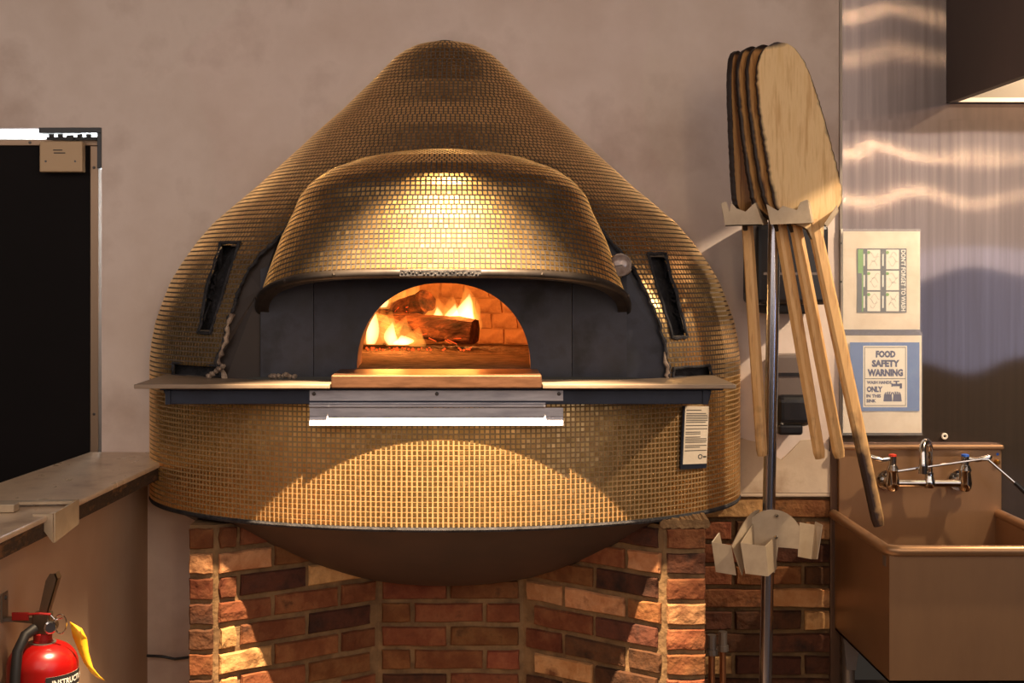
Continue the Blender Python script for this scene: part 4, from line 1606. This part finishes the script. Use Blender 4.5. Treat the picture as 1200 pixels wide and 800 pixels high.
for (px, py) in ((909.5, 604), (909, 629)):
    MB().lathe([(0.0055, 0), (0.0055, 0.006), (0.003, 0.009)], P(px, py, YB), 10, (0, -1, 0)).build('bolt', M['chrome'], lbk)
# upper bracket: three notched cradles
ub = MB().sheet([P(880, 236, YP - 0.018), P(972, 236, YP - 0.018), P(966, 258, YP - 0.018), P(884, 258, YP - 0.018)], off=(0, 0.003, 0)).build('upper_bracket', M['cream'], rk, label='cream notched bracket carrying the peel blades')
yu = YP - 0.125
MB().sheet([P(845, 238, yu), P(851, 236, yu), P(855, 248, yu), P(857, 237, yu), P(863, 244, yu), P(874, 248, yu), P(884, 238, yu), P(893, 264, yu), P(850, 265, yu)], off=(0, 0.003, 0)).build('cradle_front', M['cream'], ub)
MB().sheet([P(884, 238, yu), P(893, 264, yu), P(899, 262, YP - 0.02), P(890, 236, YP - 0.02)], off=(0.003, 0, 0)).build('cradle_side', M['cream'], ub)
MB().sheet([P(850, 265, yu), P(893, 264, yu), P(893, 264, YP - 0.03), P(870, 264, YP - 0.03)], off=(0, 0, 0.003)).build('cradle_floor', M['cream'], ub)
yv = YP - 0.165
MB().sheet([P(898, 239, yv), P(912, 247, yv), P(917, 241, yv), P(934, 246, yv), P(938, 237, yv), P(945, 234, yv), P(950, 261, yv), P(903, 263, yv)], off=(0, 0.003, 0)).build('cradle_front', M['cream'], ub)
MB().sheet([P(945, 234, yv), P(950, 261, yv), P(956, 258, YP - 0.02), P(952, 238, YP - 0.02)], off=(0.003, 0, 0)).build('cradle_side', M['cream'], ub)
MB().sheet([P(903, 263, yv), P(950, 261, yv), P(950, 261, YP - 0.02), P(906, 262, YP - 0.02)], off=(0, 0, 0.003)).build('cradle_floor', M['cream'], ub)
MB().sheet([P(966, 262, yu - 0.03), P(969, 265, yu - 0.03), P(982, 247, yu - 0.02), P(981, 240, yu - 0.02)], off=(0, 0.003, 0)).build('cradle_front', M['cream'], ub)
MB().sheet([P(969, 265, yu - 0.03), P(982, 247, yu - 0.02), P(976, 240, YP - 0.02), P(966, 258, YP - 0.02)], off=(0.003, 0, 0)).build('cradle_side', M['cream'], ub)

_bh = np.array([0, .008, .025, .06, .12, .2, .32, .5, .7, .84, .90, .95, 1.0, 1.08])
_bw = np.array([.05, .24, .40, .56, .70, .80, .88, .95, 1.0, 1.0, .93, .66, .26, .15])


def peel(label, tip, end, yaw, hw, blade_len, wm, burn_end=0.0, seed=0, edge=1.0, hand_m=None):
    """wooden pizza peel hanging blade up: blade and handle are parts"""
    rr = random.Random(seed)
    tip, end = Vector(tip), Vector(end)
    up = (tip - end).normalized()
    side0 = Vector((1, 0, 0))
    side0 = (side0 - up * side0.dot(up)).normalized()
    nrm0 = up.cross(side0).normalized()
    c, s = math.cos(yaw), math.sin(yaw)
    side = side0 * c + nrm0 * s
    nrm = nrm0 * c - side0 * s
    t = thing('pizza_peel', label, 'pizza peel', end, 'wooden pizza peels on the rack')
    n = 60
    fr = [-1, -0.955, -0.86, -0.45, 0, 0.45, 0.86, 0.955, 1]
    bn = [1.0, 0.62, 0.12, 0.0, 0.0, 0.0, 0.10, 0.50, 0.95]
    th = 0.0065
    v, at, f = [], [], []
    for j in range(n + 1):
        u = 1.06 * j / n
        h = u * blade_len
        w = float(np.interp(u, _bh, _bw)) * hw
        jl, jr = 1 + 0.02 * rr.uniform(-1, 1), 1 + 0.015 * rr.uniform(-1, 1)
        topb = max(0.0, 1 - u / 0.045)
        botb = max(0, (u - 0.86) / 0.12) * 0.25
        for sgn in (1, -1):
            for k, x in enumerate(fr):
                e = th * (0.55 if abs(x) == 1 else 1.0)
                v.append(tip - up * h + side * (w * x * (jl if x < 0 else jr)) + nrm * (sgn * e))
                at.append(min(1.0, edge * max(bn[k], topb, botb * (1 if abs(x) > .8 else .4))))
    K = len(fr)
    for j in range(n):
        for half in (0, 1):
            for k in range(K - 1):
                a0 = j * 2 * K + half * K + k
                q = (a0, a0 + 1, a0 + 1 + 2 * K, a0 + 2 * K)
                f.append(q if half == 0 else q[::-1])
        for k in (0, K - 1):
            a0 = j * 2 * K + k
            q = (a0, a0 + 2 * K, a0 + 3 * K, a0 + K)
            f.append(q if k == 0 else q[::-1])
    for j in (0, n):
        a0 = j * 2 * K
        for k in range(K - 1):
            f.append((a0 + k, a0 + K + k, a0 + K + k + 1, a0 + k + 1))
    finish('blade', v, f, wm, t, attr=('burn', at))
    # handle: octagonal, slightly thicker to the middle
    p_top = tip - up * (blade_len * 0.93)
    Lh = (p_top - end).length
    v, at, f = [], [], []
    m_ = 40
    oct_ = [(1, .55), (.6, 1), (-.6, 1), (-1, .55), (-1, -.55), (-.6, -1), (.6, -1), (1, -.55)]
    for j in range(m_ + 1):
        u = j / m_
        c0 = p_top.lerp(end, u)
        hx = 0.0150 + 0.0015 * math.sin(PI * min(1, u * 1.2))
        hy = 0.0115 + 0.001 * math.sin(PI * u)
        if u < 0.06:
            hy = 0.0045 + (hy - 0.0045) * u / 0.06
            hx *= 0.7 + 5 * u
        if j == m_:
            hx *= 0.8
            hy *= 0.8
        for (x, y) in oct_:
            v.append(c0 + side * hx * x + nrm * hy * y)
            b_ = burn_end * max(0, (u - 0.55) / 0.45) * (1.0 if x <= 0.1 else 0.35)
            at.append(min(1.0, 0.12 + b_))
    for j in range(m_):
        for k in range(8):
            k2 = (k + 1) % 8
            f.append((j * 8 + k, j * 8 + k2, (j + 1) * 8 + k2, (j + 1) * 8 + k))
    f += [tuple(range(8))[::-1], tuple(m_ * 8 + k for k in range(8))]
    finish('handle', v, f, hand_m or M['wood_handle'], t, attr=('burn', at))
    return t


peel('cleanest pale wooden pizza peel at the front with its handle hanging over the sink', P(908, 50, -0.40), P(1030, 616, -0.40), math.radians(10), 0.092, 0.475, M['wood'], 1.5, 1, 1.0)
peel('wooden pizza peel with scorched edge directly behind the pale front peel', P(892, 53, -0.365), P(984, 536, -0.365), math.radians(28), 0.090, 0.455, M['wood_old'], 0.25, 2, 1.3)
peel('scorched wooden pizza peel third from the front, handle ending beside the soap dispenser', P(879, 55, -0.345), P(961, 537, -0.345), math.radians(34), 0.088, 0.45, M['wood_old'], 0.25, 3, 1.3)
peel('dark scorched pizza peel turned nearly edge on at the left of the rack', P(863, 60, -0.325), P(893, 534, -0.325), math.radians(56), 0.082, 0.44, M['wood_old'], 0.3, 4, 1.5)

# ------------------------------------------------------------------ sink
XK0, XK1, YK = 1.008, 1.462, -0.53
ZK, ZKB = 0.828, 0.507
sk = thing('sink', 'deep stainless steel hand sink on the wall at the lower right', 'sink', ((XK0 + XK1) / 2, -0.27, 0))
XB1 = xp(1174, -0.03)
bs = MB()
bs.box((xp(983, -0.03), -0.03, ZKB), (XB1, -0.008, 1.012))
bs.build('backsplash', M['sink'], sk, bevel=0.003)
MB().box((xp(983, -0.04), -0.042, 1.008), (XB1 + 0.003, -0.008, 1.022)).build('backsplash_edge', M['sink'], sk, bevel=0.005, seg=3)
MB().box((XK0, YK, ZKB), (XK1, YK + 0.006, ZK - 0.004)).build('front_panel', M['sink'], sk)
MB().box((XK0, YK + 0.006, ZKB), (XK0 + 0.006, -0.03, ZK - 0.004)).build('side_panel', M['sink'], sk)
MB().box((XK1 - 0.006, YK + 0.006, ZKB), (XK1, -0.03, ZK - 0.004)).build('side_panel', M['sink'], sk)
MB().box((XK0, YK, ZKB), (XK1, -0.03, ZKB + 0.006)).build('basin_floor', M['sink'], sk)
rmk = MB()
cr_ = 0.03
pth = [Vector((XK0 - 0.004, -0.03, ZK))]
for k in range(7):
    w = PI / 2 * k / 6
    pth.append(Vector((XK0 - 0.004 + cr_ * (1 - math.cos(w)), YK - 0.004 + cr_ * (1 - math.sin(w)), ZK)))
for k in range(7):
    w = PI / 2 * k / 6
    pth.append(Vector((XK1 + 0.004 - cr_ * (1 - math.sin(w)), YK - 0.004 + cr_ * (1 - math.cos(w)), ZK)))
pth.append(Vector((XK1 + 0.004, -0.03, ZK)))
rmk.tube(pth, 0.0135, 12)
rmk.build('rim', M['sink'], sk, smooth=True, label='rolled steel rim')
MB().box((XK0 - 0.0015, YK + 0.028, ZK - 0.045), (XK0, YK + 0.05, ZK - 0.02)).build('maker_plate', M['galv'], sk)
MB().lathe([(0.03, 0), (0.03, 0.003), (0.02, 0.004)], ((XK0 + XK1) / 2, -0.28, ZKB + 0.006), 20).build('drain', M['chrome'], sk)
for lx, ly in ((XK0 + 0.03, -0.06), (XK1 - 0.03, -0.06), (XK0 + 0.03, YK + 0.05), (XK1 - 0.03, YK + 0.05)):
    lg = MB()
    lg.tube([(lx, ly, 0.0), (lx, ly, ZKB - 0.001)], 0.017, 14)
    lg.build('leg', M['galv'], sk, smooth=True)
MB().prism([Vector((XK0 + 0.01, -0.055, ZKB - 0.001)), Vector((XK0 + 0.06, -0.055, ZKB - 0.001)), Vector((XK0 + 0.045, -0.055, ZKB - 0.10)), Vector((XK0 + 0.02, -0.055, ZKB - 0.10))], (0, -0.025, 0)).build('leg_gusset', M['galv'], sk)

# faucet
YQ = -0.09
fc = thing('faucet', 'chrome wall mounted faucet with red and blue lever handles over the sink', 'faucet', P(1088, 566, YQ))
tb = MB()
hl, hr, sp = P(1046, 566, YQ), P(1131, 566, YQ), P(1089, 566, YQ)
tb.tube([hl, hr], 0.0105, 14)
tb.lathe([(0.014, -0.012), (0.016, -0.004), (0.016, 0.006), (0.012, 0.016), (0.012, 0.03)], sp, 16)
for q in (hl, hr):
    tb.tube([q + Vector((0, 0, -0.022)), q + Vector((0, 0, -0.016)), q + Vector((0, 0, 0.0)), q + Vector((0, 0, 0.03)), q + Vector((0, 0, 0.036)), q + Vector((0, 0, 0.05))],
            [0.010, 0.016, 0.019, 0.015, 0.018, 0.012], 16)
    tb.tube([q + Vector((0, 0.06, 0)), q + Vector((0, 0.04, 0)), q], [0.024, 0.014, 0.014], 14)
    tb.tube([q + Vector((0, 0.062, 0)), q + Vector((0, 0.052, 0))], [0.030, 0.028], 18)
tb.build('body', M['chrome'], fc, smooth=True)
spt = [sp + Vector((0, 0, 0.02))]
for k in range(0, 11):
    w = PI * k / 10
    r_ = 0.020
    spt.append(sp + Vector((-0.017 + 0.017 * math.cos(w), -0.05 * (k / 10), 0.085 + r_ * 1.6 * math.sin(w))))
spt.append(sp + Vector((-0.034, -0.052, 0.05)))
MB().tube(spt, [0.0095] * (len(spt) - 1) + [0.0105], 12).build('spout', M['chrome'], fc, smooth=True)
MB().tube([spt[-1] + Vector((0, 0, 0.006)), spt[-1] + Vector((0, 0, -0.016))], 0.0125, 12).build('aerator', M['chrome'], fc, smooth=True)
for q, dirx, mm, nm in ((hl, -1, 'red_dot', 'red'), (hr, 1, 'blue_dot', 'blue')):
    hq = q + Vector((0, 0, 0.066))
    h_ = MB()
    h_.lathe([(0.010, -0.016), (0.011, 0.0), (0.011, 0.008)], hq, 14)
    h_.tube([hq + Vector((dirx * 0.006, 0, 0.002)), hq + Vector((dirx * 0.03, -0.004, -0.002)), hq + Vector((dirx * 0.062, -0.008, 0.006)), hq + Vector((dirx * 0.070, -0.008, 0.008))], [0.006, 0.006, 0.0085, 0.004], 10)
    lv = h_.build('lever', M['chrome'], fc, smooth=True)
    MB().lathe([(0.0105, 0.008), (0.0105, 0.013), (0.004, 0.015)], hq, 14).build('cap', M[mm], fc, label=nm + ' index cap')
rod = thing('wire_rod', 'thin metal rod with a dark grip resting across the faucet', 'rod', P(1100, 545, -0.14))
MB().tube([P(1052, 552, -0.125), P(1100, 545, -0.125), P(1150, 538, -0.125), P(1158, 538.5, -0.126), P(1192, 568, -0.14)], 0.0034, 8).build('shaft', M['chrome'], rod, smooth=True)
MB().tube([P(1189, 565, -0.139), P(1204, 579, -0.145)], [0.006, 0.008], 10).build('grip', M['black'], rod, smooth=True)
rg_ = thing('wall_ring', 'small white ring washer on the steel above the sink', 'ring', P(1107, 511, -0.01))
tr_ = MB()
rc = P(1107, 511, -0.012)
tr_.tube([rc + Vector((0.0065 * math.cos(2 * PI * k / 16), 0, 0.0065 * math.sin(2 * PI * k / 16))) for k in range(17)], 0.003, 8)
tr_.build('ring', M['print_white'], rg_, smooth=True)
MB().lathe([(0.005, 0), (0.004, 0.003)], P(1107, 511, -0.007), 10, (0, -1, 0)).build('screw', M['ink'], rg_)
pk = thing('splash_fitting', 'brass stud and blue sticker at the right end of the sink splash', 'fitting', P(1169, 538, -0.03))
MB().lathe([(0.008, 0), (0.007, 0.008), (0.004, 0.011)], P(1168, 541, -0.03), 12, (0, -1, 0)).build('stud', M['brass'], pk)
MB().lathe([(0.004, 0), (0.004, 0.001)], P(1169, 532, -0.03), 10, (0, -1, 0)).build('sticker', M['blue_dot'], pk)

# gas pipes by the right pier
for i, (px, py, y, lab) in enumerate(((834, 747, -0.20, 'capped copper pipe standing against the right brick pier'), (847, 743, -0.10, 'capped copper pipe standing second from the right brick pier'))):
    q = P(px, py, y)
    pp_ = thing('copper_pipe', lab, 'pipe', (q.x, q.y, 0), 'copper pipes by the pedestal')
    MB().tube([(q.x, q.y, 0), (q.x, q.y, q.z - 0.01)], 0.009, 12).build('tube', M['copper'], pp_, smooth=True)
    MB().tube([(q.x, q.y, q.z - 0.045), (q.x, q.y, q.z - 0.03)], 0.016, 12).build('collar', M['galv'], pp_)
    MB().tube([(q.x, q.y, q.z - 0.03), (q.x, q.y, q.z + 0.008)], 0.012, 12).build('threaded_cap', M['galv'], pp_)
cbm = MB()
cbm.tube([P(172, 768, -0.03), P(190, 769, -0.012), P(205, 772, -0.012), P(222, 770, -0.012)], 0.004, 7)
tag(cbm.build('cable', M['black'], None, smooth=True), 'thin dark cable on the wall left of the brick pedestal', 'cable')

# ------------------------------------------------------------------ fire extinguisher
EX, EY = -0.868, -1.09
ed = D0 + EY
fe = thing('fire_extinguisher', 'red fire extinguisher with black hose hung on the half wall at lower left', 'fire extinguisher', (EX, EY, 0.33))


def ez(py):
    return CZ - (py - CY) * ed / F


zs_ = ez(752)
R_ = 0.070
prof = [(R_ - 0.012, 0.33), (R_, 0.345), (R_, zs_ - 0.045)]
for k in range(1, 9):
    w = PI / 2 * k / 8
    prof.append((0.020 + (R_ - 0.020) * math.cos(w), zs_ - 0.045 + 0.045 * math.sin(w)))
prof += [(0.020, zs_ + 0.004)]
MB().lathe([(r, z) for r, z in prof], (EX, EY, 0), 40).build('cylinder', M['red'], fe, smooth=True)
MB().lathe([(0.0185, zs_), (0.0185, zs_ + 0.018), (0.016, zs_ + 0.02)], (EX, EY, 0), 20).build('neck', M['red_tag'], fe, smooth=True)
MB().lathe([(0.027, zs_ - 0.003), (0.027, zs_ + 0.001)], (EX, EY, 0), 20).build('collar', M['galv'], fe)
v0 = zs_ + 0.018
vb = MB()
vb.box((EX - 0.017, EY - 0.016, v0), (EX + 0.017, EY + 0.016, v0 + 0.042))
vb.tube([(EX + 0.014, EY, v0 + 0.018), (EX + 0.030, EY - 0.006, v0 + 0.018)], [0.008, 0.010], 10)
vb.build('valve', M['valve'], fe, bevel=0.003)
MB().lathe([(0.013, 0), (0.013, 0.008), (0.010, 0.010)], (EX + 0.018, EY - 0.012, v0 + 0.016), 16, (0.5, -1, 0)).build('gauge', M['chrome'], fe)
g = MB()
g.sheet([(EX - 0.004, EY - 0.013, v0 + 0.044), (EX + 0.014, EY - 0.013, v0 + 0.044), (EX + 0.034, EY - 0.013, v0 + 0.112), (EX + 0.030, EY - 0.013, v0 + 0.122), (EX + 0.018, EY - 0.013, v0 + 0.122), (EX + 0.010, EY - 0.013, v0 + 0.108)], off=(0, 0.003, 0))
g.sheet([(EX + 0.034, EY - 0.013, v0 + 0.112), (EX + 0.030, EY - 0.013, v0 + 0.122), (EX + 0.030, EY + 0.012, v0 + 0.122), (EX + 0.034, EY + 0.012, v0 + 0.112)], off=(-0.003, 0, 0))
g.sheet([(EX + 0.014, EY - 0.013, v0 + 0.044), (EX + 0.034, EY - 0.013, v0 + 0.112), (EX + 0.034, EY + 0.012, v0 + 0.112), (EX + 0.014, EY + 0.012, v0 + 0.044)], off=(-0.002, 0, 0))
g.build('lever', M['valve'], fe, label='raised steel squeeze lever')
g = MB()
g.box((EX - 0.055, EY - 0.012, v0 + 0.026), (EX - 0.012, EY + 0.012, v0 + 0.030))
g.sheet([(EX - 0.055, EY - 0.013, v0 + 0.026), (EX - 0.012, EY - 0.013, v0 + 0.022), (EX - 0.012, EY - 0.013, v0 + 0.034), (EX - 0.055, EY - 0.013, v0 + 0.034)], off=(0, 0.003, 0))
g.build('carry_handle', M['valve'], fe)
hs = [(EX - 0.010, EY - 0.020, v0 + 0.014), (EX - 0.022, EY - 0.040, v0 + 0.006), (EX - 0.030, EY - 0.062, v0 - 0.02), (EX - 0.032, EY - 0.070, zs_ - 0.05), (EX - 0.033, EY - 0.076, zs_ - 0.12), (EX - 0.033, EY - 0.077, 0.45)]
MB().tube(hs, 0.0105, 12).build('hose', M['rubber'], fe, smooth=True, label='black rubber hose')
MB().box((EX - 0.056, EY - 0.020, v0 + 0.030), (EX - 0.022, EY - 0.015, v0 + 0.046)).build('seal_tag', M['red_tag'], fe, bevel=0.001, label='red plastic seal tag')
MB().tube([(EX - 0.024, EY - 0.018, v0 + 0.042), (EX + 0.0, EY - 0.020, v0 + 0.044), (EX + 0.022, EY - 0.018, v0 + 0.042)], 0.0025, 8).build('seal_strap', M['red_tag'], fe)
ring = []
for k in range(21):
    w = 2 * PI * k / 20
    ring.append((EX + 0.040 + 0.012 * math.cos(w), EY - 0.014, v0 + 0.022 + 0.019 * math.sin(w)))
g = MB().tube(ring, 0.0015, 6)
g.tube([(EX + 0.018, EY - 0.014, v0 + 0.042), (EX + 0.030, EY - 0.014, v0 + 0.030), (EX + 0.044, EY - 0.014, v0 + 0.034)], 0.0012, 6)
g.build('pull_pin', M['chrome'], fe, smooth=True, label='pull pin ring')
# yellow inspection tag hanging and curling
tgp = [((85, 728), (99, 736)), ((88, 745), (105, 748)), ((94, 760), (107, 764)), ((101, 776), (112, 782)), ((110, 788), (120, 792)), ((118, 794), (126, 797))]
v, f = [], []
for i, (a0, b0) in enumerate(tgp):
    ya = EY - 0.012 + 0.004 * i
    v += [P(a0[0] - 3, a0[1], ya), P(b0[0] - 3, b0[1], ya + 0.008 * math.sin(i))]
for i in range(len(tgp) - 1):
    f.append((2 * i, 2 * i + 1, 2 * i + 3, 2 * i + 2))
tgo = finish('inspection_tag', v, f, M['yellow'], fe, True, label='yellow inspection tag')
tm = tgo.modifiers.new('thickness', 'SOLIDIFY')
tm.thickness = 0.001
# wrapped label with its heading
la0, la1 = math.radians(-72), math.radians(60)


def cyl(a_, z, h=0.0):
    return Vector((EX + (R_ + h) * math.sin(a_), EY - (R_ + h) * math.cos(a_), z))


zl1 = ez(783)
v, f = [], []
for k in range(25):
    a_ = math.radians(22) + (math.radians(98) - math.radians(22)) * k / 24
    v += [cyl(a_, zl1 - 0.20, 0.0006), cyl(a_, zl1, 0.0006)]
for k in range(24):
    f.append((2 * k, 2 * k + 2, 2 * k + 3, 2 * k + 1))
finish('label', v, f, M['print_white'], fe, True)
v = []
for k in range(25):
    a_ = math.radians(22) + (math.radians(98) - math.radians(22)) * k / 24
    v += [cyl(a_, zl1 - 0.026, 0.0012), cyl(a_, zl1, 0.0012)]
finish('label_band', v, f, M['rubber'], fe, True)
Vt, Ft = fit_text('INSTRUCTIONS', 0.098, 0.012, 0.02)
pts = [cyl(math.radians(32) + (x + 0.049) / R_, zl1 - 0.013 + z, 0.002) for x, z in Vt]
finish('lettering', pts, Ft, M['white_ink'], fe)
# wall hook
hk = thing('extinguisher_hook', 'steel hook screwed to the half wall carrying the extinguisher', 'hook', (EX - 0.09, EY, ez(700)))
wx = along(-0.917, -EY).x
g = MB()
g.sheet([(wx + 0.001, EY - 0.018, ez(694)), (wx + 0.001, EY + 0.016, ez(694)), (wx + 0.001, EY + 0.016, ez(727)), (wx + 0.001, EY - 0.018, ez(727))], off=(0.003, 0, 0))
g.box((wx + 0.002, EY - 0.010, ez(727)), (EX - 0.020, EY + 0.006, ez(723)))
g.build('hook_plate', M['galv'], hk)
MB().lathe([(0.005, 0), (0.003, 0.003)], (wx + 0.004, EY, ez(700)), 8, (1, 0, 0)).build('screw', M['ink'], hk)
